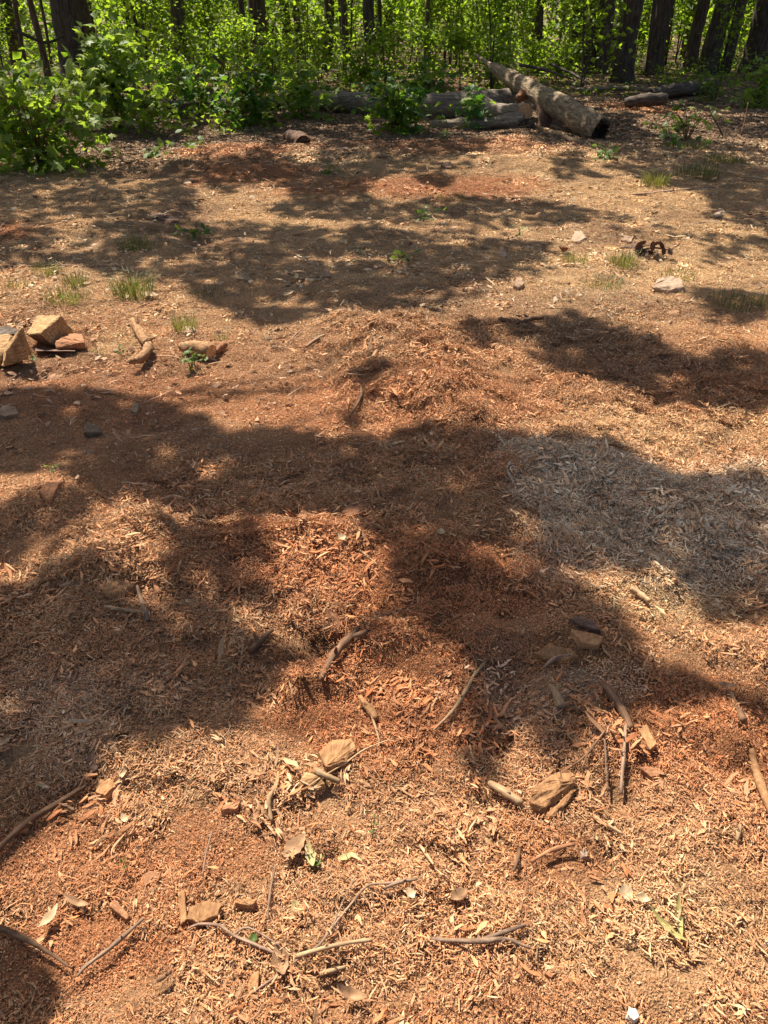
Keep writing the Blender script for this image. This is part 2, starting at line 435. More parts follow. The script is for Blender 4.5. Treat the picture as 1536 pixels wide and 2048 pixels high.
def crumb(rg, r, x0, y0, z0):
    V = np.array([(1, 0, 0), (-1, 0, 0), (0, 1, 0), (0, -1, 0), (0, 0, 1), (0, 0, -1)], float) * rg.uniform(.55, 1.4, (6, 1)) * r
    V[:, 2] *= .7; V += rg.uniform(-.2, .2, (6, 3)) * r
    a = rg.uniform(0, 6.3); c, s = math.cos(a), math.sin(a)
    return np.stack([V[:, 0] * c - V[:, 1] * s + x0, V[:, 0] * s + V[:, 1] * c + y0, V[:, 2] + z0], 1), OCT_F
def patch(kind, seed, rad=.075):
    rg = np.random.RandomState(seed); V = []; F = []; C = []; n = 0
    def add(v, f):
        nonlocal n
        c = np.array([rg.beta(2.6, 2.2), rg.uniform(), rg.uniform(), 1]); V.append(v); F.extend([tuple(i + n for i in t) for t in f]); C.append(np.tile(c, (len(v), 1))); n += len(v)
    def pos():
        a = rg.uniform(0, 6.2832); r = rad * math.sqrt(rg.uniform()); return r * math.cos(a), r * math.sin(a)
    flow = rg.uniform(0, 3.14)
    if kind == 'shred':
        for _ in range(250):
            x, y = pos(); L = min(rg.lognormal(math.log(.0095), .62), .045)
            add(*chip(rg, L, rg.uniform(.0009, .0022) + L * .04, rg.uniform(.0006, .0016), abs(rg.normal(0, .13)), x, y, rg.uniform(-.001, .0085), flow + rg.normal(0, .9), rg.normal(0, .34)))
        for _ in range(190):
            x, y = pos(); add(*crumb(rg, rg.uniform(.0008, .0024), x, y, rg.uniform(0, .004)))
        for _ in range(5):      # flat splinters
            x, y = pos(); L = rg.uniform(.012, .034)
            add(*chip(rg, L, rg.uniform(.004, .009), .0012, rg.uniform(0, .06), x, y, rg.uniform(.002, .008), flow + rg.normal(0, .9), rg.normal(0, .22), 3, .35))
    elif kind == 'coarse':
        for _ in range(46):
            x, y = pos(); L = min(rg.lognormal(math.log(.020), .5), .07)
            add(*chip(rg, L, rg.uniform(.0018, .0042) + L * .07, rg.uniform(.0014, .0030), abs(rg.normal(0, .1)), x, y, rg.uniform(.000, .010), flow + rg.normal(0, .8), rg.normal(0, .25), 4))
        for _ in range(60):
            x, y = pos(); L = rg.uniform(.006, .018)
            add(*chip(rg, L, .002, .0012, .2, x, y, rg.uniform(0, .006), rg.uniform(0, 6.3), rg.normal(0, .4)))
    elif kind == 'crumb':
        for _ in range(430):
            x, y = pos(); add(*crumb(rg, rg.lognormal(math.log(.00115), .5), x, y, rg.uniform(-.001, .002)))
        for _ in range(55):
            x, y = pos(); L = rg.lognormal(math.log(.0075), .4)
            add(*chip(rg, L, rg.uniform(.001, .0028), rg.uniform(.0007, .0013), rg.uniform(0, .2), x, y, rg.uniform(0, .002), rg.uniform(0, 6.3), rg.normal(0, .15), 2))
    elif kind == 'fibre':
        for _ in range(110):
            x, y = pos(); L = rg.uniform(.02, .06)
            add(*chip(rg, L, rg.uniform(.0007, .0014), .0006, rg.uniform(.1, .7), x, y, rg.uniform(.0, .012), flow + rg.normal(0, .7), rg.normal(0, .3), 5))
    elif kind == 'litter':      # dead leaves of the wood's floor, flat curled pieces
        for _ in range(60):
            x, y = pos(); L = rg.uniform(.010, .028)
            add(*chip(rg, L, L * rg.uniform(.35, .75), .0008, .1, x, y, rg.uniform(0, .012), rg.uniform(0, 6.3), rg.normal(0, .35), 3, .3))
        for _ in range(20):
            x, y = pos(); add(*chip(rg, rg.uniform(.03, .1), .002, .0015, .2, x, y, rg.uniform(0, .01), rg.uniform(0, 6.3), rg.normal(0, .1)))
    elif kind == 'debris':      # scattered leaf bits, bark flakes and twiglets of the trodden ground
        for _ in range(7):
            x, y = pos(); x *= 4; y *= 4; L = rg.uniform(.02, .055)
            add(*chip(rg, L, L * rg.uniform(.2, .6), .001, .1, x, y, rg.uniform(.002, .009), rg.uniform(0, 6.3), rg.normal(0, .2), 3, .35))
        for _ in range(5):
            x, y = pos(); add(*chip(rg, rg.uniform(.05, .16), .0035, .003, rg.uniform(0, .3), x * 4, y * 4, .005, rg.uniform(0, 6.3), 0, 5, .2))
        for _ in range(6):
            x, y = pos(); add(*crumb(rg, rg.uniform(.005, .013), x * 4, y * 4, .002))
    return mesh_np('patch', np.concatenate(V), F, M_chip, False, {'crnd': ('FLOAT_COLOR', np.concatenate(C))})
PROTO = bpy.data.collections.new('wood_patches')         # source shapes of the ground cover, never linked to the scene itself
KINDS_ = [('shred', 6), ('coarse', 5), ('crumb', 5), ('fibre', 2), ('litter', 3), ('debris', 4)]
KOFF = {}; c_ = 0
for kname, nvar in KINDS_:
    KOFF[kname] = (c_, nvar)
    for i in range(nvar):
        o = bpy.data.objects.new('ground_cover', patch(kname, 100 + c_)); o['kind'] = 'stuff'; PROTO.objects.link(o); c_ += 1
def gn_scatter(name, pts, rot, scl, idx_, tnt, label):
    me = bpy.data.meshes.new(name); n = len(pts)
    me.vertices.add(n); me.vertices.foreach_set('co', np.asarray(pts, np.float32).ravel())
    for k, typ, arr, f in (('rot', 'FLOAT_VECTOR', rot, 'vector'), ('scl', 'FLOAT', scl, 'value'), ('idx', 'INT', idx_, 'value'), ('tint', 'FLOAT_COLOR', np.c_[tnt, np.ones(n)], 'color')):
        at = me.attributes.new(k, typ, 'POINT'); at.data.foreach_set(f, np.asarray(arr, np.int32 if typ == 'INT' else np.float32).ravel())
    o = link(name, me); g = bpy.data.node_groups.new(name, 'GeometryNodeTree')
    g.interface.new_socket('Geometry', in_out='INPUT', socket_type='NodeSocketGeometry'); g.interface.new_socket('Geometry', in_out='OUTPUT', socket_type='NodeSocketGeometry')
    gi = g.nodes.new('NodeGroupInput'); go = g.nodes.new('NodeGroupOutput'); ip = g.nodes.new('GeometryNodeInstanceOnPoints'); ci = g.nodes.new('GeometryNodeCollectionInfo')
    m2p = g.nodes.new('GeometryNodeMeshToPoints')
    ci.inputs['Collection'].default_value = PROTO; ci.inputs['Separate Children'].default_value = True; ci.inputs['Reset Children'].default_value = True
    def na(nm, t):
        a = g.nodes.new('GeometryNodeInputNamedAttribute'); a.data_type = t; a.inputs['Name'].default_value = nm
        return [s for s in a.outputs if s.enabled and s.name == 'Attribute'][0]
    ip.inputs['Pick Instance'].default_value = True
    g.links.new(gi.outputs[0], m2p.inputs[0]); g.links.new(m2p.outputs[0], ip.inputs['Points']); g.links.new(ci.outputs[0], ip.inputs['Instance'])
    g.links.new(na('idx', 'INT'), ip.inputs['Instance Index']); g.links.new(na('rot', 'FLOAT_VECTOR'), ip.inputs['Rotation']); g.links.new(na('scl', 'FLOAT'), ip.inputs['Scale'])
    g.links.new(ip.outputs[0], go.inputs[0])
    md = o.modifiers.new('scatter', 'NODES'); md.node_group = g
    return tag(o, label, None, None, 'stuff')
def scatter_points(n, y0, y1, rg):
    """random ground points in a strip of depth y0..y1, as wide as could be seen from here or a step aside"""
    y = np.sqrt(rg.uniform((y0 + 1.2) ** 2, (y1 + 1.2) ** 2, n)) - 1.2
    hw = .58 * (y * cp + CAM_Z * sp_) + .35
    return rg.uniform(-1, 1, n) * hw, y
def build_cover():
    rg = np.random.RandomState(11); acc = {k: [] for k in ('a', 'b', 'c')}
    allp = []
    for (y0, y1, n, sc) in ((.45, 2.2, 3600, 1.0), (2.2, 4.2, 7500, 1.0), (4.2, 7.5, 13000, 1.15), (7.5, 12, 15000, 1.35), (12, 22, 14000, 1.7)):
        x, y = scatter_points(n, y0, y1, rg); allp.append((x, y, np.full(n, sc)))
    x = np.concatenate([a[0] for a in allp]); y = np.concatenate([a[1] for a in allp]); sc = np.concatenate([a[2] for a in allp])
    z = H(x, y); e = .03
    nxv = -(H(x + e, y) - H(x - e, y)) / (2 * e); nyv = -(H(x, y + e) - H(x, y - e)) / (2 * e)
    yaw = rg.uniform(0, 6.283, len(x))
    # euler XYZ with the yaw first: tilt of the slope applied in the rotated frame
    n3 = np.stack([nxv, nyv, np.ones(len(x))], 1); n3 /= np.linalg.norm(n3, axis=1)[:, None]
    rot = np.zeros((len(x), 3))
    cz_, sz_ = np.cos(yaw), np.sin(yaw)
    lx = n3[:, 0] * cz_ + n3[:, 1] * sz_; ly = -n3[:, 0] * sz_ + n3[:, 1] * cz_
    # Rz * Ry * Rx maps +z to the normal
    rot[:, 0] = -np.arcsin(np.clip(ly, -1, 1)); rot[:, 1] = np.arctan2(lx, n3[:, 2]); rot[:, 2] = yaw
    tm = thick_mask(x, y); tl = .07 + .10 * sstep(1.4, 2.2, y); rot[:, 0] += rg.normal(0, 1, len(x)) * tm * tl; rot[:, 1] += rg.normal(0, 1, len(x)) * tm * tl; pile = np.maximum.reduce([blob(x, y, 790, 720, 150, 70), blob(x, y, 880, 800, 110, 50), blob(x, y, 700, 1390, 150, 70) * .8, blob(x, y, 280, 1170, 120, 60) * .6])
    gm_ = grey_mask(x, y); lm = litter_mask(x, y); u = rg.uniform(0, 1, len(x)); v = rg.uniform(0, 1, len(x))
    mixn = .30 + .62 * sstep(.40, .62, fbm(x, y, 1.7, 3, 95))
    mixn = np.maximum.reduce([mixn, gm_, pile]) * (1 - .45 * sstep(2.0, 1.4, y))
    kind = np.where(u < np.maximum(tm * mixn, .10 * sstep(3.2, 4.2, y)), 'shred', 'crumb')
    coarse = fbm(x, y, 2.2, 3, 91)
    kind = np.where((kind == 'shred') & (v < .05 + 1.1 * np.clip(coarse - .47, 0, 1) + .22 * gm_ + .22 * pile), 'coarse', kind)
    fib = np.maximum(pile * .18, np.maximum(blob(x, y, 1010, 1400, 70, 80), np.maximum(blob(x, y, 800, 1240, 120, 30) * .3, blob(x, y, 560, 1060, 400, 80) * .12)))
    kind = np.where(v > 1 - .55 * fib, 'fibre', kind)
    kind = np.where((rg.uniform(0, 1, len(x)) < np.maximum(lm * .85, .008 * (y > 4.2))), 'litter', kind)
    kind = np.where((rg.uniform(0, 1, len(x)) < .022) & (y > 2.6) & (y < 11) & (tm < .6), 'debris', kind)
    idx_ = np.zeros(len(x), int)
    for k, (o0, nv) in KOFF.items():
        s = kind == k; idx_[s] = o0 + rg.randint(0, nv, s.sum())
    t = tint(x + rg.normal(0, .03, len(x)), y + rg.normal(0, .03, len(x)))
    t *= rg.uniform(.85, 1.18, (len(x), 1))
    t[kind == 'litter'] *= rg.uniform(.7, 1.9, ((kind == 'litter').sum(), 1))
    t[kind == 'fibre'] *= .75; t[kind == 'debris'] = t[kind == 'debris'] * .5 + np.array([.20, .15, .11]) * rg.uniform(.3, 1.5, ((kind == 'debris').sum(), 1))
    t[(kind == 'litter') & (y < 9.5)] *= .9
    scl = sc * rg.uniform(.75, 1.25, len(x)); scl[kind == 'coarse'] *= 1.1; scl[(kind == 'crumb') & (y < 2.6)] *= .74; scl[(kind == 'shred') & (y < 1.7)] *= .9
    pts = np.stack([x, y, z + rg.uniform(-.002, .004, len(x)) * sc + tm * np.clip(fbm(x, y, 13, 2, 33) - .5, 0, 1) * .035 * (kind != 'crumb')], 1)
    for nm, sel, lab in (('wood_mulch', (kind == 'shred') | (kind == 'coarse') | (kind == 'fibre'), 'rust, tan and grey shredded wood lying thick over the clearing'),
                         ('ground_debris', kind == 'debris', 'small twigs, bark flakes and leaf bits strewn over the trodden ground'), ('sawdust', kind == 'crumb', 'fine sawdust and wood crumbs between the shreds'),
                         ('leaf_litter', kind == 'litter', 'dull dead leaf litter on the floor of the wood')):
        gn_scatter(nm, pts[sel], rot[sel], scl[sel], idx_[sel], t[sel], lab)
build_cover()

# ------------------------------------------------------------------ leaf clouds
def leaf_cloud(C, size, rg, up=.8, aspect=.36, droop=.2):
    C = np.asarray(C, float); n = len(C)
    nr = rg.normal(0, 1, (n, 3)); nr /= np.linalg.norm(nr, axis=1)[:, None]; nr[:, 2] = np.abs(nr[:, 2]) + up; nr /= np.linalg.norm(nr, axis=1)[:, None]
    t = np.cross(nr, rg.normal(0, 1, (n, 3))); t /= np.linalg.norm(t, axis=1)[:, None] + 1e-9
    b = np.cross(nr, t); s = (np.asarray(size) * rg.uniform(.65, 1.3, n))[:, None]
    V = np.stack([C - t * s * .5, C + b * s * aspect + nr * s * .08, C + t * s * .5 - nr * s * droop, C - b * s * aspect + nr * s * .08], 1).reshape(-1, 3)
    F = np.arange(n * 4).reshape(-1, 4)
    F = np.concatenate([F[:, [0, 1, 2]], F[:, [0, 2, 3]]])
    return V, F, np.repeat(rg.uniform(0, 1, n), 4)
def cloud_obj(name, C, size, rg, mat, parent=None, loc=(0, 0, 0), **kw):
    V, F, L = leaf_cloud(np.asarray(C) - np.array(loc), size, rg, **kw)
    return link(name, mesh_np(name, V, F, mat, False, {'lrnd': ('FLOAT', L)}), parent)

# ------------------------------------------------------------------ shade on the clearing: where crowns stand between it and the sun
SHADE = [  # (polygon in pixels, opacity)
    ([(-300,780),(0,792),(120,802),(200,792),(330,812),(420,852),(470,872),(560,867),(640,882),(700,868),(760,886),(850,880),(930,892),(1010,900),(1110,885),(1200,905),(1270,945),(1350,962),(1450,955),(1560,985),(1800,1000),
      (1800,1210),(1536,1200),(1480,1172),(1400,1188),(1340,1160),(1280,1165),(1225,1152),(1110,1180),(1050,1130),(960,1100),(880,1080),(800,1050),(740,1030),(680,1022),(560,1060),(470,1050),(400,1060),(330,1020),(230,1000),(130,965),(0,948),(-300,930)], 1.),
    ([(-300,1160),(0,1180),(130,1170),(200,1225),(250,1262),(400,1290),(560,1262),(700,1252),(760,1225),(850,1190),(930,1130),(1000,1140),(1060,1185),(1190,1190),(1255,1255),(1300,1310),(1380,1350),(1440,1400),(1380,1440),(1300,1455),
      (1230,1490),(1150,1530),(1060,1475),(1000,1540),(975,1460),(990,1390),(950,1335),(880,1290),(800,1262),(720,1285),(640,1335),(560,1385),(420,1490),(330,1495),(250,1500),(160,1560),(90,1640),(0,1700),(-300,1750)], .97),
    ([(170,455),(330,440),(440,465),(560,448),(650,468),(740,452),(830,478),(900,500),(1000,480),(1110,505),(1090,545),(960,560),(900,592),(800,600),(730,635),(640,628),(560,652),(470,632),(380,585),(250,560),(150,530)], 1),
    ([(-200,375),(150,355),(290,378),(260,402),(120,425),(-200,440)], .8), ([(560,405),(700,395),(780,410),(760,438),(640,440),(560,430)], .8),
    ([(840,405),(1000,395),(1180,420),(1260,440),(1200,455),(1000,450),(900,440)], .8),
    ([(960,645),(1100,635),(1230,655),(1340,700),(1450,715),(1650,740),(1650,810),(1450,835),(1300,800),(1180,775),(1040,745),(960,700)], .9),
    ([(-150,470),(60,470),(150,500),(130,540),(-150,560)], .6), ([(1350,480),(1600,470),(1600,520),(1420,520)], .5),
    ([(1380,590),(1600,560),(1600,650),(1450,650)], .5), ([(-200,1010),(100,1040),(140,1100),(-200,1160)], .55), ([(150,1010),(220,1010),(190,1120),(110,1150),(60,1100)], .35), ([(330,1080),(520,1060),(540,1200),(420,1260),(330,1220)], .5),
    ([(780,1060),(960,1100),(1060,1190),(1000,1240),(850,1210),(780,1140)], .6), ([(660,780),(760,760),(800,800),(720,840)], .25), ([(1380,1190),(1560,1200),(1560,1260),(1440,1240)], .5),
    ([(1430,1400),(1700,1380),(1700,1480),(1500,1470)], .35), ([(300,330),(640,320),(700,350),(560,365),(420,372),(300,350)], .55),
    ([(1190,320),(1536,300),(1700,330),(1536,352),(1350,350),(1230,345)], .7), ([(640,318),(900,310),(960,345),(760,350)], .35), ([(600,540),(900,520),(1000,560),(850,640),(700,640)], .5)]
SHADE = [(gpoly(p), o) for p, o in SHADE]
LOWSHADE = gpoly([(-300,1840),(0,1868),(55,1900),(85,1950),(82,2010),(90,2150),(-300,2150)])
def shade_mask(x, y):
    a = .10 * np.clip(y / 3, .5, 3)
    wx = x + (fbm(x, y, 2.6 / (1 + y / 8).mean() if False else 2.2, 3, 131) - .5) * a * 2; wy = y + (fbm(x, y, 2.2, 3, 137) - .5) * a * 2
    m = np.zeros(len(x)); soft = .015 + .014 * y
    for p, o in SHADE: m = np.maximum(m, o * sstep(-soft, soft, poly_sd(p, wx, wy)))
    m = m * (1 - .75 * sstep(.60, .68, fbm(x, y, 3.4, 2, 191)) * sstep(1.2, 2.4, y)) * (1 - .5 * sstep(.64, .7, fbm(x, y, 5.5, 2, 193)))
    n = fbm(x * 1.0, y * .62, 1.05, 3, 141); far = sstep(5.5, 8.5, y)
    m = np.maximum(m, far * sstep(.455, .52, n) * .95 * (1 - .8 * sstep(-1.5, -3, x) * (1 - sstep(11, 12.5, y)) * sstep(7, 8, y)))
    wood = sstep(10.2, 12.2, y + (fbm(x, y, .5, 2, 7) - .5) * 2 + np.where((x > 3.2), -.6, 0))
    n2 = fbm(x, y, .8, 3, 151)
    m = np.maximum(m, wood * sstep(.38, .48, n2) * .88 * (1 - .7 * (np.abs(x - 2.5) < 1.3) * (np.abs(y - 12.2) < 1.2)) * (1 - .85 * sstep(-1.2, -2.6, x) * (1 - sstep(11.5, 13, y))))
    side = sstep(.2, .8, np.abs(x) - (.5 * y + 1.2)) * sstep(.4, .5, fbm(x, y, .6, 2, 161))
    return np.maximum(m, side * .9)
TREES_OUT = [(-5.6, 5.2), (-6.9, 10.5), (6.3, 8.2), (5.2, 1.0), (-4.6, -.8)]      # trunks that stand just outside the view
def make_tree(name, base, r, height, lean, label, group=None, crown=None, seed=0, nl=26, lr=.22, rough=.05, cat='tree', mat=None, flare=1.35):
    t = thing(name, base, label, cat, group)
    rr = random.Random(seed); pts = []; rad = []
    for k, f in enumerate((-.03, .0, .03, .08, .16, .3, .5, .75, 1.0)):
        pts.append(Vector((lean[0] * f * height + rr.uniform(-.04, .04) * (f > .1), lean[1] * f * height + rr.uniform(-.04, .04) * (f > .1), f * height)))
        rad.append(r * ((flare if f < .01 else 1 + (flare - 1) * .35 if f < .05 else 1.0) * (1 - .5 * max(f, 0))))
    V, F = tube(pts, rad, seg=18 if r > .1 else 9, rough=rough, sub=5, seed=seed)
    link('trunk', mesh_np('trunk', V, F, mat or M_bark, True), t)
    if crown is not None and len(crown):
        rg = np.random.RandomState(seed + 1); C = np.asarray(crown) - np.array(base)
        br = []; top = pts[-2]
        for k in range(min(nl, max(4, len(C) // 60))):
            e = Vector(C[rg.randint(len(C))]); f = rg.uniform(.42, .95)
            p0 = Vector((lean[0] * f * height, lean[1] * f * height, f * height))
            if e.z < p0.z + .3 and rg.uniform() < .6: p0 = Vector((lean[0] * .4 * height, lean[1] * .4 * height, min(.4 * height, max(e.z, 2.5))))
            mid = p0.lerp(e, .5) + Vector((0, 0, .3))
            br.append(tube([p0, mid, e], [r * lr, r * lr * .6, r * lr * .15], 5, .1, 3, seed=k))
        V, F = merge(br); link('limbs', mesh_np('limbs', V, F, mat or M_bark, True), t)
        V, F, L = leaf_cloud(C, .13 if len(C) < 1 else CROWN_LEAF, rg, up=1.2, aspect=.42)
        link('crown', mesh_np('crown', V, F, M_leafup, False, {'lrnd': ('FLOAT', L)}), t)
    return t
CROWN_LEAF = .125
def shade_leaves():
    rg = np.random.RandomState(21); out = []
    # near part of the clearing: small leaves, close set; farther: bigger sprays
    for (x0, x1, y0, y1, n, h0, h1) in ((-2.6, 2.9, .3, 4.2, 24000, 5.5, 7.5), (-5, 5.2, 4.2, 9.5, 34000, 5.5, 8.5), (-8, 9, 9.5, 13.5, 26000, 6, 10)):
        x = rg.uniform(x0, x1, n); y = rg.uniform(y0, y1, n)
        k = rg.uniform(0, 1, n) < shade_mask(x, y)
        x, y = x[k], y[k]; h = rg.uniform(h0, h1, len(x))
        out.append(np.stack([x + SD[0] / SD[2] * h, y + SD[1] / SD[2] * h, h], 1))
    n = 4200; x = rg.uniform(-1.5, -.3, n); y = rg.uniform(.1, 1.4, n); k = poly_sd(LOWSHADE, x, y) > .02; x, y = x[k], y[k]; h = rg.uniform(2.2, 2.6, len(x))
    low = np.stack([x + SD[0] / SD[2] * h, y + SD[1] / SD[2] * h, h], 1)
    return np.concatenate(out), low
SL, LOW = shade_leaves()
rg0 = np.random.RandomState(3)
OUT_LABEL = ['tall shade tree left of the clearing beyond the firewood blocks', 'shade tree at the left edge of the wood behind the leafy maple bush', 'shade tree at the right edge of the clearing past the fallen log',
             'shade tree close by on the right of the viewer', 'shade tree close by on the left of the viewer']
own = np.argmin(np.stack([np.hypot(SL[:, 0] - a, SL[:, 1] - b) for a, b in TREES_OUT]), 0)
for i, (a, b) in enumerate(TREES_OUT):
    cr = SL[own == i]
    if i == 0: cr = np.concatenate([cr, LOW])
    make_tree('shade_tree', (a, b, H1(a, b)), .2, 8.5, (.02, 0), OUT_LABEL[i], None, cr, 300 + i, nl=12, lr=.13)

# ------------------------------------------------------------------ the wood behind
TR = [  # u, v of the base, width px, distance or None, lean x per m, label
    (168,182,74,None,.0,'broad dark furrowed trunk behind the maple bushes at the left'),
    (372,176,27,None,.01,'dark straight trunk half hidden in green leaves right of the broad trunk'),
    (497,168,12,None,.0,'thin dark trunk between the leafy saplings above the low dark log'),
    (602,166,14,None,.01,'slim dark trunk standing above the pale leafed sapling'),
    (742,176,24,None,-.01,'mid sized dark trunk in the middle of the wood'),
    (690,172,8,None,.0,'very thin trunk just left of the middle trunk'),
    (1070,146,16,None,.0,'slim dark trunk behind the raised end of the fallen log'),
    (1141,140,15,None,-.01,'slim trunk with twigs left of the paired big trunks'),
    (1176,148,30,None,-.02,'left trunk of the close pair of big dark trunks'),
    (1200,150,26,None,.015,'right trunk of the close pair of big dark trunks'),
    (1240,168,42,None,.0,'thick grey brown trunk nearest behind the fallen log'),
    (1304,150,34,None,.0,'thick dark trunk just right of the grey brown trunk'),
    (1376,142,26,None,.02,'shaded trunk left of the leaning trunk'),
    (1412,150,36,None,.05,'thick trunk leaning to the right with a pale rotten patch at its foot'),
    (1505,146,50,None,.03,'very broad shaded trunk at the far right edge'),
    (58,166,9,None,.03,'thin crooked trunk at the far left edge'), (100,168,13,None,-.02,'slim forked trunk left of the broad trunk'),
    (850,150,8,None,.0,'thin trunk in the bright leaves behind the long log'), (1005,140,9,None,.01,'thin trunk behind the top of the fallen log')]
def clump_crown(cx, cy, R_, h0, h1, n, rg):
    k = max(3, int(n / 110)); a = rg.uniform(0, 6.28, k); r = R_ * np.sqrt(rg.uniform(0, 1, k)); cc = np.stack([cx + r * np.cos(a), cy + r * np.sin(a), rg.uniform(h0, h1, k)], 1)
    i = rg.randint(0, k, n); return cc[i] + rg.normal(0, 1, (n, 3)) * np.array([.62, .62, .3])
CROWN_LEAF = .24
for i, (u, v, w, d, ln, lab) in enumerate(TR):
    g = G(u, v); s_ = scale_at(u, v); r = w * s_ / 2
    rg = np.random.RandomState(500 + i)
    cr = clump_crown(g.x + SD[0] * 2, g.y - .5, 2.6 + 6 * r, 5.5, 9.5, int(350 + 2200 * min(r, .35)), rg)
    t = make_tree('woodland_tree', tuple(g), r, 10, (ln, 0), lab, None, cr, 40 + i, rough=.045)
SHORT = ['broad furrowed trunk', 'dark half hidden trunk', 'thin trunk above the low dark log', 'slim trunk above the pale sapling', 'mid sized middle trunk', 'very thin trunk by the middle one', 'slim trunk behind the raised log end', 'slim twiggy trunk', 'left of the paired trunks', 'right of the paired trunks', 'grey brown trunk',
         'thick trunk beside the grey brown one', 'shaded trunk by the leaning one', 'leaning trunk', 'very broad trunk at the far right', 'thin crooked trunk at far left', 'slim forked trunk', 'thin trunk in the bright leaves', 'thin trunk behind the fallen log top']
USED = set()
def sap_label(u, far=False):
    i = min(range(len(TR)), key=lambda k: abs(TR[k][0] - u)); side = 'left' if u < TR[i][0] else 'right'
    l = 'leafy young tree %s to the %s of the %s' % ('farther back,' if far else 'growing', side, SHORT[i])
    if l in USED: return None
    USED.add(l); return l
# saplings with leaves that reach to the ground
rgS = np.random.RandomState(77)
nS = 0
LEAFY = [(330,170),(430,168),(250,168),(530,150),(830,160),(900,158),(960,150),(1010,148),(1110,140),(540,150),(470,150),(10,175),(285,160),(790,150),(1040,132),(1350,128),(1460,128),(1270,122),(1440,165),(1130,150)]
def sapling(x, y, h, w, n, label, group, seed, size=.10, mat=None):
    z = H1(x, y); rg = np.random.RandomState(seed); t = thing('sapling', (x, y, z), label, 'young tree', group)
    parts = []
    ns = rg.randint(1, 4); tips = []
    for k in range(ns):
        a = rg.uniform(0, 6.28); e = Vector((math.cos(a) * w * .45, math.sin(a) * w * .45, h * rg.uniform(.8, 1.1)))
        m_ = Vector((e.x * .3, e.y * .3, h * .5)); parts.append(tube([(0, 0, -.03), m_, e], [.018, .013, .005], 5, .1, 4, seed=seed + k)); tips += [m_, e]
        for q in range(4):
            f = rg.uniform(.2, .95); p = m_.lerp(e, f) if f > .4 else Vector((0, 0, 0)).lerp(m_, f * 2)
            b = p + Vector((rg.uniform(-1, 1) * w * .6, rg.uniform(-1, 1) * w * .6, rg.uniform(0, .25))); parts.append(tube([p, p.lerp(b, .5) + Vector((0, 0, .06)), b], [.007, .005, .003], 4, .05, 2, seed=seed + 9 * q)); tips.append(b)
    V, F = merge(parts); link('stem', mesh_np('stem', V, F, M_bark, True), t)
    T = np.array([tuple(v) for v in tips]); i = rg.randint(0, len(T), n); f = rg.uniform(.4, 1.1, n)[:, None]
    C = T[i] * np.concatenate([f, f, .75 + .3 * f], 1) + rg.normal(0, 1, (n, 3)) * np.array([w * .2, w * .2, h * .10])
    C[:, 2] = np.clip(C[:, 2], .05, 4)
    V, F, L = leaf_cloud(C, size, rg, up=.5); link('foliage', mesh_np('foliage', V, F, mat or M_leafbg, False, {'lrnd': ('FLOAT', L)}), t)
    return t
for i, (u, v) in enumerate(LEAFY):
    g = G(u, v - (16 if u < 1000 else 0)); sapling(g.x, g.y, rgS.uniform(1.6, 2.6), rgS.uniform(.8, 1.3), 650, sap_label(u) or 'young leafy green tree in the sunlit undergrowth of the wood', 'leafy young trees in the wood', 600 + i)
for i in range(34):
    y = rgS.uniform(17, 34); x = rgS.uniform(-.56, .56) * y
    if abs(x - 7) < 2.5 and y < 20: continue
    sapling(x, y, rgS.uniform(1.6, 3.2), rgS.uniform(.9, 1.6), 520, 'young leafy green tree in the sunlit undergrowth of the wood', 'leafy young trees in the wood', 700 + i, .13)
# far mass of the wood
rg = np.random.RandomState(91)
def mass(n, y0, y1, zmax, k):
    cy = rg.uniform(y0, y1, k); cx = rg.uniform(-.75, .75, k) * (cy + 4); cz = rg.uniform(0, zmax, k) ** 1.0; i = rg.randint(0, k, n)
    C = np.stack([cx, cy, cz], 1)[i] + rg.normal(0, 1, (n, 3)) * np.array([.8, .8, .35]); C[:, 2] = np.abs(C[:, 2]); return C
fw = cloud_obj('far_woods', np.concatenate([mass(52000, 24, 40, 5, 620), mass(52000, 40, 62, 9, 520)]), .22, rg, M_leafbg)
tag(fw, 'mass of bright leaves deep in the wood', None, None, 'stuff')
parts = []
for i in range(150):
    y = rg.uniform(20, 60); x = rg.uniform(-.65, .65) * y; r = rg.choice([.03, .04, .06, .14, .2]); parts.append(tube([(x, y, -.2), (x + rg.uniform(-.2, .2), y, 3), (x + rg.uniform(-.5, .5), y, 9)], [r, r * .9, r * .7], 6, .08, 2, seed=i))
V, F = merge(parts); tag(link('far_trunks', mesh_np('far_trunks', V, F, M_bark, True)), 'trunks standing deep in the wood that merge into one mass', None, None, 'stuff')
C = mass(60000, 22, 60, 4, 300); C[:, 2] = rg.uniform(7, 13, len(C)); 
cu = cloud_obj('far_crowns', C[:7500], .4, rg, M_leafup, up=1.2); tag(cu, 'roof of leaves over the deep wood', None, None, 'stuff')
# undergrowth on the wood's floor
n = 26000; y = rg.uniform(11.6, 30, n); x = rg.uniform(-.6, .6, n) * y; k = (fbm(x, y, .9, 3, 171) > .52 - .004 * (y - 12)) & ~((x > 2.2) & (y < 16.5)) & ((y > 13) | (x < -1)); x, y = x[k], y[k]
C = np.stack([x, y, H(x, y) + np.abs(rg.normal(0, .16, len(x))) * (1 + (y - 12) * .06)], 1)
tag(cloud_obj('undergrowth', C, .085, rg, M_leafbg, up=.9), 'low green undergrowth between the trunks', None, None, 'stuff')

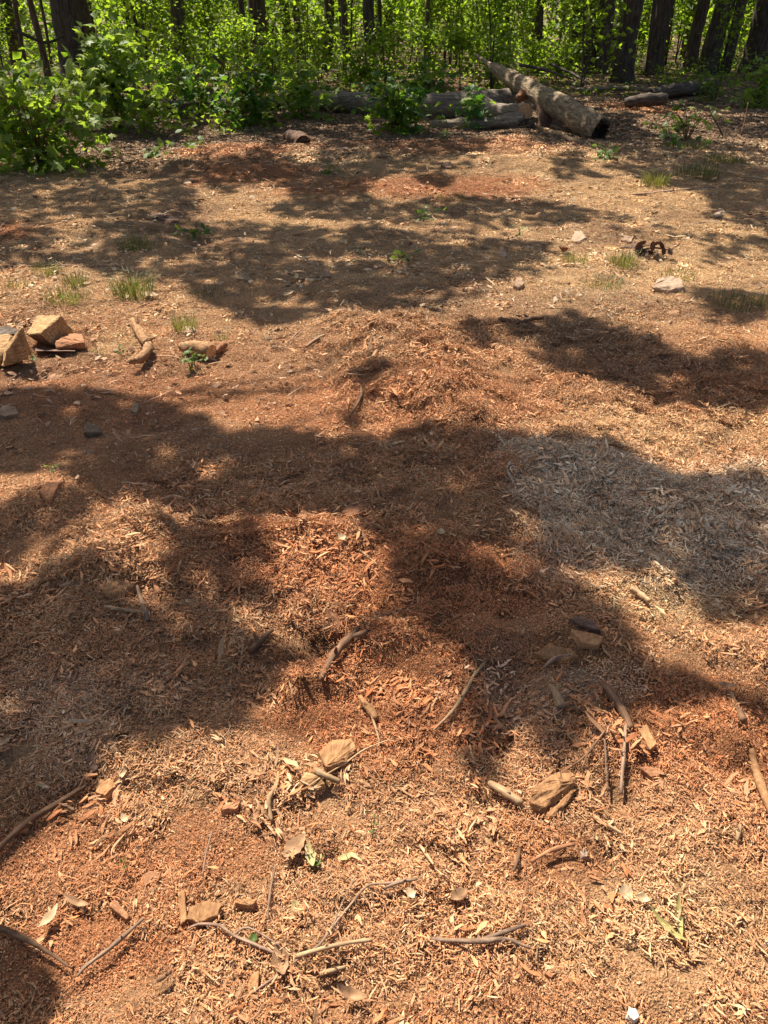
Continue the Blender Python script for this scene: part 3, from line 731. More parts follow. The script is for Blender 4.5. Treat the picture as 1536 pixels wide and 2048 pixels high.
# ------------------------------------------------------------------ maple bushes with leaves of their own
def maple_leaf(seed, mat):
    rg = np.random.RandomState(seed)
    out = [(0, -.42), (.10, -.18), (.34, -.28), (.30, -.06), (.56, .06), (.30, .14), (.36, .34), (.14, .26), (0, .62), (-.14, .26), (-.36, .34), (-.30, .14), (-.56, .06), (-.30, -.06), (-.34, -.28), (-.10, -.18)]
    V = [(0, 0, .05)] + [(a * rg.uniform(.9, 1.1), b * rg.uniform(.9, 1.1), -.22 * (a * a + b * b) - .10 * abs(a) + rg.uniform(-.03, .03)) for a, b in out]
    n = len(out); return mesh_np('leaf', V, [(0, i + 1, (i + 1) % n + 1) for i in range(n)], mat)
ML = [maple_leaf(i, M_maple) for i in range(4)]; MD = [maple_leaf(i + 9, M_mapledark) for i in range(3)]
def round_leaf(mat, asp=.55):
    out = [(0, -.5), (asp * .8, -.2), (asp, .1), (asp * .5, .38), (0, .6), (-asp * .5, .38), (-asp, .1), (-asp * .8, -.2)]
    V = [(0, 0, .03)] + [(a, b, -.2 * (a * a + b * b)) for a, b in out]; return mesh_np('leaf', V, [(0, i + 1, (i + 1) % 8 + 1) for i in range(8)], mat)
RL = [round_leaf(M_weed, .34), round_leaf(M_weed, .26)]
def bush(name, u, v, w_px, h_px, nl, leaf_px, label, cat='bush', meshes=ML, seed=0, stems=5, low=.12, group=None, smat=None, Y=None, spread=1.0, extra=1.6):
    nl = min(int(nl * 1.5), 300) if nl > 30 else nl; leaf_px *= 1.22
    g = G(u, v) if Y is None else P(u, v, Y); s_ = (g - cam.location).dot(Vector((0, cp, -sp_))) / FPX
    w, h, ls = w_px * s_ / 2, h_px * s_ / 0.96, leaf_px * s_
    rf = min(1, max(.12, h / .5)); smat = smat or (M_weed if h < .3 else None)
    t = thing(name, tuple(g), label, cat, group); rr = random.Random(seed); parts = []; att = []
    for k in range(stems):
        a = 6.283 * (k + rr.random()) / stems; rad = w * rr.uniform(.15, .75)
        e = Vector((math.cos(a) * rad, math.sin(a) * rad * .8, h * rr.uniform(.7, 1.0))); m_ = Vector((e.x * .35, e.y * .35, e.z * .55))
        parts.append(tube([(rr.uniform(-.03, .03), rr.uniform(-.03, .03), -.03), m_, e], [.011 * rf, .008 * rf, .003 * rf], 5, .1, 4, seed=k)); att += [e]
        for q in range(max(3, nl // stems // 5)):
            f = rr.uniform(low, 1); p = m_.lerp(e, (f - .5) * 2) if f > .5 else Vector((0, 0, 0)).lerp(m_, f * 2)
            b = rr.uniform(0, 6.283); L = w * rr.uniform(.35, .95) * (1.15 - .6 * f) * spread
            q_ = p + Vector((math.cos(b) * L, math.sin(b) * L, L * rr.uniform(-.1, .5))); q_.z = max(q_.z, .05)
            parts.append(tube([p, p.lerp(q_, .5) + Vector((0, 0, .03)), q_], [.004 * rf, .003 * rf, .0018 * rf], 4, .05, 2, seed=q)); att += [q_, q_, p.lerp(q_, .6)]
    V, F = merge(parts); link('stem', mesh_np('stem', V, F, smat or M_twigdark, True), t)
    for i in range(nl):
        p = rr.choice(att); o = bpy.data.objects.new('leaf', rr.choice(meshes)); COL.objects.link(o); o.parent = t
        s = ls * rr.uniform(.55, 1.2)
        off = Vector((rr.gauss(0, 1), rr.gauss(0, 1), rr.gauss(-.2, .7))) * ls * .75
        o.location = p + off; o.location.z = max(o.location.z, s * .35); o.scale = (s, s, s)
        o.rotation_euler = (rr.gauss(-.35, .45), rr.gauss(0, .4), rr.uniform(0, 6.283))
    if nl > 60:
        rg_ = np.random.RandomState(seed + 50); ne = int(nl * extra); A = np.array([tuple(a) for a in att])
        C = A[rg_.randint(0, len(A), ne)] * rg_.uniform(.55, 1.02, (ne, 1)) + rg_.normal(0, 1, (ne, 3)) * ls * .9; C[:, 2] = np.maximum(C[:, 2], ls * .3)
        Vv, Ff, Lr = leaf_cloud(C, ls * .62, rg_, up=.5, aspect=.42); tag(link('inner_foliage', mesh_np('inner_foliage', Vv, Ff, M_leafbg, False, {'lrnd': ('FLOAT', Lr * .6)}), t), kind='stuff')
    return t
bush('maple_bush', 85, 338, 300, 190, 260, 27, 'big pale green maple bush spreading over the left edge of the clearing', seed=1, stems=9, low=.1)
bush('maple_bush', 240, 262, 95, 175, 120, 24, 'tall young maple with big bright leaves in front of the broad trunk', seed=2, stems=5, low=.35)
bush('maple_bush', 10, 300, 170, 130, 110, 24, 'maple bush behind the big bush at the very left edge', seed=22, stems=5, low=.3)
bush('maple_sapling', 288, 276, 85, 80, 42, 20, 'small maple sapling on a thin bare slanting stem', 'young tree', seed=3, stems=2, low=.75)
bush('leafy_bush', 492, 255, 150, 115, 110, 19, 'dark green maple bush between the low plants and the pale sapling', meshes=MD + ML[:1], seed=4, stems=5)
bush('maple_sapling', 602, 240, 70, 98, 60, 20, 'slim bright sapling standing before the left end of the long log', 'young tree', seed=5, stems=3)
bush('maple_sapling', 664, 244, 55, 50, 26, 18, 'little green sapling between the slim sapling and the dark bush', 'young tree', seed=6, stems=2)
bush('leafy_bush', 790, 268, 140, 95, 110, 19, 'dense dark green bush in front of the middle of the long log', meshes=MD + ML[:1], seed=7, stems=6)
bush('leafy_bush', 400, 232, 130, 70, 60, 17, 'low dark bush above the shaded leaf litter at the left', meshes=MD, seed=8, stems=5)
bush('leafy_bush', 946, 262, 52, 72, 36, 20, 'small hanging dark leafed plant beside the sawn short log', meshes=MD + ML[:1], seed=9, stems=2)
bush('leafy_bush', 860, 205, 150, 60, 70, 16, 'leafy bush growing behind the long grey log', meshes=MD + ML, seed=10, stems=5)
bush('leafy_bush', 985, 186, 110, 85, 90, 14, 'leafy growth around the raised end of the fallen log', meshes=ML, seed=11, stems=4)
bush('broad_leaf_plant', 1372, 285, 130, 62, 40, 15, 'sprawling green plant in the sun right of the fallen log', 'plant', meshes=RL + ML[:2], seed=12, stems=7)
bush('broad_leaf_plant', 1345, 300, 60, 30, 18, 15, 'low leafy plant at the foot of the sprawling green plant', 'plant', meshes=RL, seed=13, stems=4)
bush('maple_bush', 1512, 218, 85, 85, 70, 15, 'yellow green bush at the right edge before the very broad trunk', seed=14, stems=4)
bush('leafy_bush', 1425, 205, 70, 48, 50, 9, 'pale small leafed bush in the shade right of the far logs', meshes=RL, seed=15, stems=4)
bush('broad_leaf_plant', 312, 316, 62, 24, 22, 15, 'flat plant with shiny leaves right of the big maple bush', 'plant', meshes=RL, seed=16, stems=4)
bush('broad_leaf_plant', 395, 300, 60, 16, 22, 13, 'low shaded plant on the leaf litter above the first dirt mound', 'plant', meshes=RL, seed=17, stems=4)
bush('broad_leaf_plant', 1205, 320, 60, 34, 24, 12, 'small plant with bright leaves by the hollow end of the fallen log', 'plant', meshes=RL, seed=18, stems=4)
bush('broad_leaf_plant', 893, 284, 40, 20, 14, 10, 'tiny bright plant in front of the low grey log', 'plant', meshes=RL, seed=19, stems=3)
bush('broad_leaf_plant', 655, 352, 44, 20, 16, 11, 'small plant on the bare reddish dirt mounds', 'plant', meshes=RL, seed=20, stems=3)
bush('broad_leaf_plant', 1305, 262, 36, 20, 14, 10, 'faint small plant in the shade left of the sprawling plant', 'plant', meshes=RL, seed=23, stems=3)
for (u, v, w, h, lab) in ((38, 742, 24, 28, 'bright green sprout in front of the dark firewood wedge'), (66, 728, 18, 18, 'thin grassy sprout right of the dark firewood wedge'), (197, 714, 20, 18, 'little sprout on the pale sawdust right of the split firewood'),
                          (246, 716, 18, 17, 'little sprout just left of the crooked branch'), (105, 958, 22, 10, 'tiny clover sprout in the shade on the left'), (745, 1666, 18, 8, 'tiny green sprout in the foreground sawdust right of the pegged stick'),
                          (258, 1748, 16, 10, 'tiny green sprout in the orange sawdust at the lower left'), (127, 606, 12, 14, 'small bright sprout above the split firewood'), (543, 1000, 1, 1, None)):
    if lab: bush('sprout', u, v, w, h, 7, max(w * .42, 7), lab, 'seedling', meshes=RL, seed=u, stems=2, low=.5)
bush('weed', 846, 440, 60, 26, 20, 12, 'leafy weed in the middle of the clearing left of the half shaded twigs', 'weed', meshes=RL, seed=31, stems=5)
bush('weed', 388, 478, 60, 34, 20, 13, 'shaded weed with narrow leaves below the dark plank', 'weed', meshes=RL, seed=32, stems=5)
bush('weed', 800, 525, 60, 22, 18, 13, 'flat shaded weed in the middle of the large shadow', 'weed', meshes=RL, seed=33, stems=5)
bush('weed', 1038, 474, 14, 18, 5, 10, 'single leafed weed on the right half of the clearing', 'weed', meshes=RL, seed=34, stems=2)
bush('weed', 385, 740, 62, 38, 24, 12, 'weed with long dark leaves growing before the short billet', 'weed', meshes=RL, seed=35, stems=6)

def grass_tuft(u, v, w_px, h_px, nb, label, seed, dry=0.):
    g = G(u, v); s_ = scale_at(u, v); w, h = w_px * s_ * .9, h_px * s_ * .95; rg = np.random.RandomState(seed); V = []; F = []; L = []
    for k in range(nb):
        a = rg.uniform(0, 6.28); r = w * .45 * math.sqrt(rg.uniform()); p = np.array([r * math.cos(a), r * math.sin(a), -.005]); l = h * rg.uniform(.5, 1.1)
        out = np.array([math.cos(a + rg.normal(0, .6)), math.sin(a + rg.normal(0, .6)), 0]) * l * rg.uniform(.1, .7); bw = rg.uniform(.0007, .0016) * max(1, g.y / 4); sd = np.array([-out[1], out[0], 0]); sd = sd / (np.linalg.norm(sd) + 1e-9) * bw
        m_ = p + out * .4 + np.array([0, 0, l * .65]); e = p + out + np.array([0, 0, l * rg.uniform(.6, .95)]); o = len(V)
        V += [p - sd, p + sd, m_ + sd * .8, m_ - sd * .8, e]; F += [(o, o + 1, o + 2), (o, o + 2, o + 3), (o + 3, o + 2, o + 4)]; L += [min(1, rg.uniform(0, .7) + dry)] * 5
    return tag(link('grass_tuft', mesh_np('grass_tuft', V, F, M_grass, False, {'lrnd': ('FLOAT', L)}), None, g), label, 'grass')
for i, a in enumerate([(268,590,105,58,150,'large dense grass tuft left of the big shadow',0),(135,605,100,42,90,'sunlit grass tuft above the split firewood',.2),(95,545,70,28,60,'thin grass tuft by the dark stick at the left edge',.2),
    (152,570,60,34,70,'shaded grass tuft between the left grass tufts',0),(370,660,64,44,80,'tall airy grass tuft behind the small pale stone',.3),(272,500,90,36,90,'dark shaded grass tuft below the dark plank',0),(35,575,60,24,40,'sparse grass tuft at the left edge above the bark slab',.1),
    (1246,535,70,44,100,'bright grass tuft left of the bundle of dead leaves',.35),(1150,528,60,30,60,'dry yellow grass tuft beside the orange leaf',.5),(1205,570,110,20,130,'short shaded grass under the bright tuft',.1),(1355,555,90,22,50,'sparse grass above the pale pinkish stone',.2),
    (1465,612,120,40,90,'long thin grass tuft at the right edge below the pinkish stone',.1),(1525,615,60,40,40,'grass tuft cut by the right edge',.1),(1310,372,70,40,110,'tufted grass with fine blades below the sprawling plant',.35),(1400,350,130,26,140,'low shaded grass patch at the right of the clearing',.05),
    (1440,325,110,22,120,'dry grass patch behind the low shaded grass',.4),(420,590,70,24,36,'faint grass wisps right of the large dense tuft',.1),(880,395,60,12,30,'thin grass wisps on the reddish ground near the middle',.1),(440,680,40,22,30,'small grass wisp behind the short billet',.2),
    (925,400,60,14,26,'thin wisps of grass beside the reddish mound',.1),(1390,300,70,24,60,'grass growing behind the sprawling green plant',.2),(1300,1640,1,1,0,'',0),(930,1610,50,10,12,'few short blades in the foreground left of the pale splinter',.2),(720,505,60,12,24,'short grass in the big shadow',0)]):
    if a[4]: grass_tuft(a[0], a[1], a[2], a[3], int(a[4] * 2.4), a[5], 900 + i, a[6])
bl = G(231, 145)
LOWB = [(350,205,110,60),(440,200,120,80),(545,196,110,70),(700,192,100,60),(770,190,110,90),(920,188,120,80),(1050,165,90,60),(285,200,110,90),(640,180,120,90),(850,178,120,80),(1110,168,80,50),(985,172,110,80),(560,175,120,80),(470,178,120,90),(395,180,120,90)]
for i, (u, v, w, h) in enumerate(LOWB):
    g = G(u, v); s_ = scale_at(u, v) ; sapling(g.x, g.y, h * s_ * 1.1, w * s_ * .7, 600, (sap_label(u, True) or sap_label(u)  or 'low green leafy thicket of young growth behind the logs').replace('leafy young tree', 'low thicket').replace('growing to the', '').replace('farther back, to the', 'farther').replace('  ', ' '), 'green thickets behind the logs', 1500 + i, .085)
# blue flowers on the dark plant behind the maple
bf = thing('flowering_plant', tuple(P(240, 210, 13.2)), 'plant with small blue flowers behind the tall young maple', 'plant')
rr = random.Random(5); pp = []
for k in range(5): pp.append(tube([(0, 0, -.1), (rr.uniform(-.1, .1), 0, .25), (rr.uniform(-.22, .22), rr.uniform(-.1, .1), rr.uniform(.35, .75))], [.006, .005, .003], 4, .05, 2, seed=k))
V, F = merge(pp); link('stem', mesh_np('stem', V, F, M_twigdark), bf)
for k in range(16):
    o = bpy.data.objects.new('blossom', bpy.data.meshes.get('blossom_shape') or mesh_np('blossom_shape', [(0, 0, 0)] + [(math.cos(a * 1.2566) * (1 if a % 2 else .9), math.sin(a * 1.2566), .25) for a in range(5)], [(0, 1, 2), (0, 2, 3), (0, 3, 4), (0, 4, 5), (0, 5, 1)], M_flower))
    COL.objects.link(o); o.parent = bf; s = rr.uniform(.018, .032); o.scale = (s, s, s); o.location = (rr.uniform(-.14, .14), rr.uniform(-.15, 0), rr.uniform(.12, .62)); o.rotation_euler = (rr.uniform(.6, 1.6), rr.uniform(-.5, .5), 0)

# ------------------------------------------------------------------ sticks, logs, slabs, stones
def oriented(name, V, F, base, axis, mat, parent=None, smooth=True):
    q = Vector(axis).to_track_quat('Z', 'Y'); qi = q.inverted()
    me = mesh_np(name, [qi @ (Vector(v) - base) for v in V], F, mat, smooth)
    o = bpy.data.objects.new(name, me); COL.objects.link(o); o.location = base; o.rotation_mode = 'QUATERNION'; o.rotation_quaternion = q
    return o
def stick(pxs, r_px, mat, name, label, cat='stick', lift=.5, seed=0, rough=.18, seg=7, flat_=1.0, dz=None, forks=()):
    u0, v0 = pxs[len(pxs) // 2]; s_ = scale_at(u0, v0); pts = []
    rl = list(r_px) if hasattr(r_px, '__len__') else [r_px] * len(pxs)
    for i, (u, v) in enumerate(pxs):
        pts.append(G(u, v, rl[i] * s_ * flat_ * lift + .023 * (v > 640) + (dz[i] if dz else 0)))
    rad = [r * s_ * .84 for r in rl]
    parts = [tube(pts, rad, seg, rough, 4, seed=seed, flat_=flat_)]
    for (fp, fr) in forks:
        fpts = [G(u, v, rl[0] * s_ * lift + .025 + .3 * fr * s_ * k) for k, (u, v) in enumerate(fp)]
        parts.append(tube(fpts, [fr * s_ * (1 - .35 * k / (len(fp) - 1)) for k in range(len(fp))], 6, rough, 4, seed=seed + 3))
    r9 = random.Random(seed + 77)
    for k in range(1, len(pts) - 1):
        if r9.random() < .6 and rad[k] > .0015:
            d = Vector((r9.uniform(-1, 1), r9.uniform(-1, 1), r9.uniform(.1, .7))).normalized() * rad[k] * r9.uniform(2, 4.5)
            parts.append(tube([pts[k], pts[k] + d * .6, pts[k] + d], [rad[k] * .6, rad[k] * .4, rad[k] * .2], 5, .2, 2, seed=k))
    V, F = merge(parts); base = pts[0]
    return tag(oriented(name, V, F, base, pts[-1] - pts[0], mat), label, cat)
ST = [
 ([(862,1892),(900,1895),(960,1897),(1010,1892),(1058,1910)],[5,6,6.5,5,3],M_twig,'forked_twig','forked grey twig lying across the bottom of the foreground','twig',[([(955,1898),(1000,1882),(1048,1866)],5.5)]),
 ([(745,1893),(700,1899),(650,1910),(595,1926)],[4.5,5,6,5],M_twigpale,'bent_twig','pale bent twig left of the forked grey twig','twig',[]),
 ([(160,1966),(178,1945),(215,1918),(250,1888),(292,1850)],[3,4.5,5,5,4],M_twig,'wavy_twig','wavy grey twig on the orange sawdust at the lower left','twig',[]),
 ([(-40,1855),(0,1868),(50,1888),(95,1913),(150,1950)],[8,8,7,5,2],M_twigdark,'root_piece','tapering brown root above the dark corner at the lower left','root',[]),
 ([(553,1745),(545,1780),(540,1815),(537,1852)],[3.6,3,3,2.4],M_twig,'thin_twig','upright thin grey twig pointing at the torn leaf','twig',[]),
 ([(490,2010),(545,1972),(600,1930),(640,1903),(665,1868),(700,1825),(735,1785),(775,1780),(825,1774)],[2,2.6,3,3,3.4,3,3,3,2],M_twig,'long_thin_twig','long thin crooked twig running up from the bottom edge','twig',[([(665,1868),(690,1810),(715,1760)],1.8)]),
 ([(378,1872),(400,1862),(440,1864),(470,1884),(520,1906),(575,1930)],[2.5,3,3.5,4,4,3],M_twig,'arched_twig','arched grey twig below the dark bark slab','twig',[([(470,1884),(500,1870),(560,1905)],2.6)]),
 ([(632,1556),(652,1566),(680,1579)],[7.5,8,8],M_twigpale,'peg_of_wood','short smooth round peg of wood crossed by a thin pale twig','peg',[]),
 ([(552,1590),(541,1608),(540,1632),(545,1655)],[5,6.5,6,4],M_twigpale,'curved_stick','short pale curved stick standing out of a dark hollow','stick',[]),
 ([(785,1490),(730,1512),(690,1540),(640,1570),(600,1598),(560,1612)],[1.6,2,2,1.8,1.6,1.2],M_twigpale,'pale_thin_twig','thin pale twig crossing over the round peg','twig',[]),
 ([(427,1676),(415,1720),(408,1765)],[2.2,2.6,2],M_twig,'straight_twig','straight thin twig on smooth sawdust left of the curved stick','twig',[]),
 ([(-60,1760),(0,1715),(60,1660),(115,1625),(175,1586)],[9,9,9,8,6],M_twigdark,'long_dark_stick','long dark stick with broken twigs slanting in at the left edge','stick',[([(118,1622),(140,1630),(155,1638)],4),([(140,1606),(160,1600),(176,1570)],4)]),
 ([(1206,1492),(1209,1540),(1212,1595)],[2.6,3,2.6],M_twig,'thin_twig','thinner of the two upright twigs right of the dark bark chunk','twig',[]),
 ([(1248,1462),(1243,1530),(1238,1602)],[4,5,4.5],M_twig,'upright_twig','thicker of the two upright twigs right of the dark bark chunk','twig',[]),
 ([(1210,1470),(1180,1510),(1160,1532),(1125,1556)],[2.2,3,3,1.6],M_twigdark,'branching_twig','dark branching twig above the dark bark chunk','twig',[([(1175,1512),(1165,1540),(1160,1552)],2)]),
 ([(968,1338),(945,1368),(925,1405),(900,1440),(866,1474)],[3,5,5,4,2.5],M_twigpale,'long_splinter','long pale splinter leaning down to the left in the middle foreground','splinter',[]),
 ([(1203,1380),(1225,1415),(1245,1445),(1258,1472)],[7,12,11,7],M_twigdark,'dark_stick','thick dark tapering stick in the shade at the right','stick',[]),
 ([(1452,1396),(1466,1424),(1482,1455)],[6,8,7],M_twigdark,'short_dark_stick','short dark stick at the right edge of the second shadow','stick',[]),
 ([(213,1226),(235,1231),(262,1234),(292,1238)],[4,4.5,5,5],M_twigpale,'crossed_stick','level stick with a white cut tip, crossed by another below the brown root chunk','stick',[]),
 ([(275,1178),(283,1206),(292,1232),(300,1254)],[4,4.5,5.5,5],M_twig,'crossed_stick','upright stick of the crossed pair below the brown root chunk','stick',[]),
 ([(305,1150),(312,1175),(322,1205)],[4,7,9],M_rust,'fibrous_splinter','fibrous reddish splinter widening downward beside the crossed sticks','splinter',[]),
 ([(640,1365),(672,1322),(705,1288),(740,1262),(800,1232)],[5,10,12,12,5],M_twigdark,'dark_root','dark root slanting up through the mulch between two shadows','root',[([(705,1290),(730,1280),(760,1258)],6)]),
 ([(502,1318),(520,1300),(546,1273)],[8,9,6],M_twigdark,'short_round_stick','short round stick in the shade left of the dark root','stick',[]),
 ([(1037,1712),(1032,1735),(1025,1756)],[4.5,4.5,3],M_twigdark,'short_twig','short dark twig left of the reddish bent stick','twig',[]),
 ([(1060,1737),(1085,1722),(1112,1710),(1145,1702)],[4,5,5,4],M_rust,'bent_stick','reddish bent stick on the orange hollow at the lower right','stick',[]),
 ([(1052,1778),(1046,1805),(1038,1835)],[3,3.4,2.6],M_rust,'thin_rusty_stick','thin rusty stick left of the orange hollow','stick',[]),
 ([(838,1703),(850,1720),(866,1742)],[3,4.5,3],M_twigpale,'pale_splinter','small pale splinter in the middle of the bottom sawdust','splinter',[]),
 ([(976,1579),(1000,1595),(1042,1621)],[6,10,8],M_twigpale,'pale_splinter','bleached fibrous splinter just left of the dark bark chunk','splinter',[]),
 ([(1185,1648),(1210,1664),(1242,1682)],[5,6,4],M_twigpale,'pale_splinter','pale fibrous splinter below and right of the dark bark chunk','splinter',[]),
 ([(1258,1190),(1275,1202),(1296,1217)],[6,8,7],M_twigpale,'pale_splinter','yellowish splinter where sun meets shade at the right','splinter',[]),
 ([(640,1962),(665,1955),(692,1947)],[5,6,4],M_twigpale,'split_twig','split pale twig below the pale bent twig','twig',[]),
 ([(318,1975),(335,1965),(346,1954)],[5,5,4],M_twigdark,'stub','small dark stub near the bottom left','stub',[]),
 ([(768,1790),(800,1778),(832,1772)],[3,4.5,3],M_twig,'short_twig','short grey twig above the forked grey twig','twig',[]),
 ([(738,1430),(752,1470),(760,1500)],[3,3,2],M_twigpale,'thin_fibre','thin pale fibre hanging down from the mulch hollow','splinter',[]),
 ([(720,1408),(738,1432),(752,1452)],[6,9,8],M_slab,'bark_piece','narrow piece of bark in the lit mulch hollow','bark',[]),
 ([(1085,1348),(1110,1330),(1140,1322)],[3,5,3],M_twig,'curled_strip','curled strip of wood between the shaded slabs','splinter',[]),
 ([(1498,1510),(1505,1550),(1520,1600),(1545,1650)],[6,10,12,14],M_slab,'bark_strip','long flat strip of brown bark at the right edge','bark',[]),
 ([(1475,1662),(1472,1680),(1468,1695)],[4,5,3],M_twigpale,'pale_splinter','pale upright splinter near the right edge of the foreground','splinter',[]),
 ([(520,940),(540,938),(545,945)],[2,3,2],M_twigpale,'pale_fibre','short pale fibre in the middle of the wide shadow','splinter',[]),
 ([(325,1010),(350,1004),(372,1010)],[3,4,3],M_twigpale,'curved_splinter','curved pale splinter in the shade above the lit ridge','splinter',[]),
 ([(720,1112),(735,1125),(755,1142)],[2.5,3,2],M_twigpale,'bright_splinter','bright thin splinter in the lit patch at the centre','splinter',[]),
 ([(1095,1385),(1108,1400),(1120,1432)],[6,10,12],M_twigpale,'frayed_splinter','frayed grey splinter standing in the second shadow','splinter',[]),
 # middle distance
 ([(1256,391),(1300,390),(1345,385),(1400,379),(1456,373)],[2,3.5,4.5,3.5,2.5],M_twig,'long_branch','long thin branch lying on the sunny ground at the upper right','branch',[]),
 ([(-40,532),(40,537),(110,533),(170,537),(222,535)],[4,4,4,3.5,3],M_twigdark,'dark_branch','dark branch lying across the left edge among grass','branch',[]),
 ([(222,640),(255,627),(285,613),(303,607)],[2.2,2.6,2.6,2],M_twigdark,'thin_branch','thin dark branch above the crooked branch','branch',[]),
 ([(612,704),(630,692),(650,680)],[3,4.5,4],M_twig,'short_branch','short stick on the sunny sawdust left of the mulch pile','stick',[]),
 ([(582,690),(592,678),(605,668)],[1.6,2,1.6],M_twig,'thin_twig','thin twig left of the short stick by the mulch pile','twig',[]),
 ([(556,584),(590,564),(620,560),(655,552)],[2,4,4,3],M_twigdark,'dark_branch','dark twig beside a stone in the big shadow','twig',[]),
 ([(994,640),(1006,650),(1040,655),(1060,648),(1086,646)],[5,5,4,6,4],M_twigdark,'knobbly_root','knobbly dark root at the top edge of the thick mulch','root',[]),
 ([(1100,445),(1140,440),(1185,433)],[1.6,2.4,1.6],M_twigdark,'thin_branch','thin shaded branch on the right half of the clearing','branch',[]),
 ([(1360,455),(1410,446),(1470,444),(1550,436)],[1.8,2.6,2.4,2.4],M_twig,'thin_branch','thin branch lying near the right edge of the clearing','branch',[([(1470,444),(1500,440),(1530,434)],1.6)]),
 ([(1332,505),(1360,488),(1376,468)],[1.4,2,1.4],M_twigdark,'leaning_twig','leaning twig above the bundle of dead leaves','twig',[]),
 ([(840,600),(850,590),(862,586)],[2,2.5,2],M_twigdark,'small_twig','small twig near the dark stone','twig',[]),
 ([(838,585),(870,582),(892,578)],[1.6,2.2,1.6],M_twig,'small_twig','small pale twig in the lower part of the big shadow','twig',[]),
 ([(700,845),(722,800),(720,778)],[2.5,4,3],M_twigdark,'root_fragment','dark root fragment on the left flank of the mulch pile','root',[]),
 ([(1030,580),(1000,548),(980,540)],[1.2,1.6,1.2],M_twigdark,'thin_twig','thin dark twig left of the small brown rock','twig',[]),
 # logs and sticks before the wood
 ([(1066,252),(1100,268),(1160,288)],[4,6,4],M_twigpale,'pale_splinter','long pale splinter of wood beneath the fallen log','splinter',[]),
 ([(1075,246),(1110,258),(1150,270)],[3,4,2],M_twigpale,'pale_splinter','upper pale splinter of wood beneath the fallen log','splinter',[]),
 ([(1060,255),(1085,270),(1130,285)],[2,3,2],M_twig,'thin_splinter','thin dull splinter of wood beneath the fallen log','splinter',[]),
 ([(1250,296),(1275,292),(1300,290)],[4,5,4],M_twig,'broken_branch','broken branch lying right of the hollow log end','branch',[]),
 ([(700,302),(722,296),(742,288)],[2,3,2],M_twig,'thin_branch','thin branch rising from the dirt above the red mound','branch',[]),
]
for i, (px, r, m, nm, lab, cat, fk) in enumerate(ST): stick(px, r, m, nm, lab, cat, seed=1000 + i, forks=fk)
# saplings' bare stems and dead branches at the right
for (a, lab) in (([P(1446,272,10.7), P(1430,240,10.75), P(1412,212,10.8)], 'slanting bare stem right of the sprawling green plant'), ([P(1482,270,10.8), P(1490,240,10.9), P(1496,205,11.0)], 'upright bare stem near the right edge')):
    V, F = tube(a, [.012, .009, .005], 6, .1, 4, seed=1); tag(oriented('bare_stem', V, F, a[0], a[-1] - a[0], M_twigdark), lab, 'stem')

# fallen log with hollow end
def log(pts, rad, name, label, mat, endmat=None, seg=22, rough=.06, seed=0, cat='log', cap0=True, cap1=True, sub=6):
    V, F = tube(pts, rad, seg, rough, sub, False, seed=seed); base = Vector(pts[0])
    t = thing(name, base, label, cat)
    q = (Vector(pts[-1]) - base).to_track_quat('Z', 'Y'); t.rotation_mode = 'QUATERNION'; t.rotation_quaternion = q; qi = q.inverted()
    L = [qi @ (v - base) for v in V]
    link('bark', mesh_np('bark', L, F, mat, True), t)
    for end, on in ((0, cap0), (1, cap1)):
        if not on: continue
        ring = L[:seg] if end == 0 else L[-seg:]; c = sum(ring, Vector()) / seg; r2 = random.Random(seed + end)
        Vv = [v for v in ring] + [c + (v - c) * .6 + Vector((0, 0, r2.uniform(-.004, .004))) for v in ring] + [c]
        Ff = [(j, (j + 1) % seg, seg + (j + 1) % seg, seg + j) for j in range(seg)] + [(seg + j, seg + (j + 1) % seg, 2 * seg) for j in range(seg)]
        link('end_grain', mesh_np('end_grain', Vv, Ff, endmat or M_logend), t)
    return t, qi, base
pts = [P(1197,260,11.2), P(1180,250,11.35), P(1120,214,12.2), P(1062,180,13.2), P(1018,154,14.0), P(985,134,14.6)]
ft, qi, fb = log(pts, [.152, .166, .158, .14, .11, .075], 'fallen_log', 'long fallen log leaning down toward the clearing with a dark hollow end', M_log, M_pit, seg=28, rough=.085, seed=4, sub=8, cap0=False)
bv, bf_ = tube([P(990,137,14.5), P(968,122,15.0), P(950,108,15.6)], [.045, .035, .02], 8, .15, 3, seed=6); link('limb', mesh_np('limb', [qi @ (v - fb) for v in bv], bf_, M_log, True), ft)
# hollow: rough rim and inner tube
hv, hf = tube([pts[0] - (pts[1] - pts[0]).normalized() * .03, pts[0] + (pts[1] - pts[0]).normalized() * .10, pts[1] + (pts[2] - pts[1]).normalized() * .1], [.138, .10, .01], 20, .14, 3, False, seed=8)
link('hollow', mesh_np('hollow', [qi @ (v - fb) for v in hv], [tuple(reversed(f)) for f in hf], M_pit), ft)
rv, rf = [], []
r_o = pts[0]; ax = (pts[0] - pts[1]).normalized(); sx = ax.cross(Vector((0, 0, 1))).normalized(); sy = sx.cross(ax); r3 = random.Random(3)
for k in range(26):
    a = 6.283 * k / 26; d = sx * math.cos(a) + sy * math.sin(a); p = r_o + d * r3.uniform(.11, .15)
    rv2, rf2 = tube([p - ax * .05, p + ax * .02, p + ax * r3.uniform(.02, .09) - d * r3.uniform(-.01, .03)], [.028, .022, .006], 5, .3, 2, seed=k); o = len(rv); rv += rv2; rf += [tuple(i + o for i in f) for f in rf2]
link('broken_rim', mesh_np('broken_rim', [qi @ (v - fb) for v in rv], rf, M_pit), ft)
kv, kf = tube([P(1118,214,12.2), P(1122,203,12.15), P(1126,196,12.1)], [.07, .055, .03], 10, .15, 3, seed=2); link('stub', mesh_np('stub', [qi @ (v - fb) for v in kv], kf, M_log, True), ft)
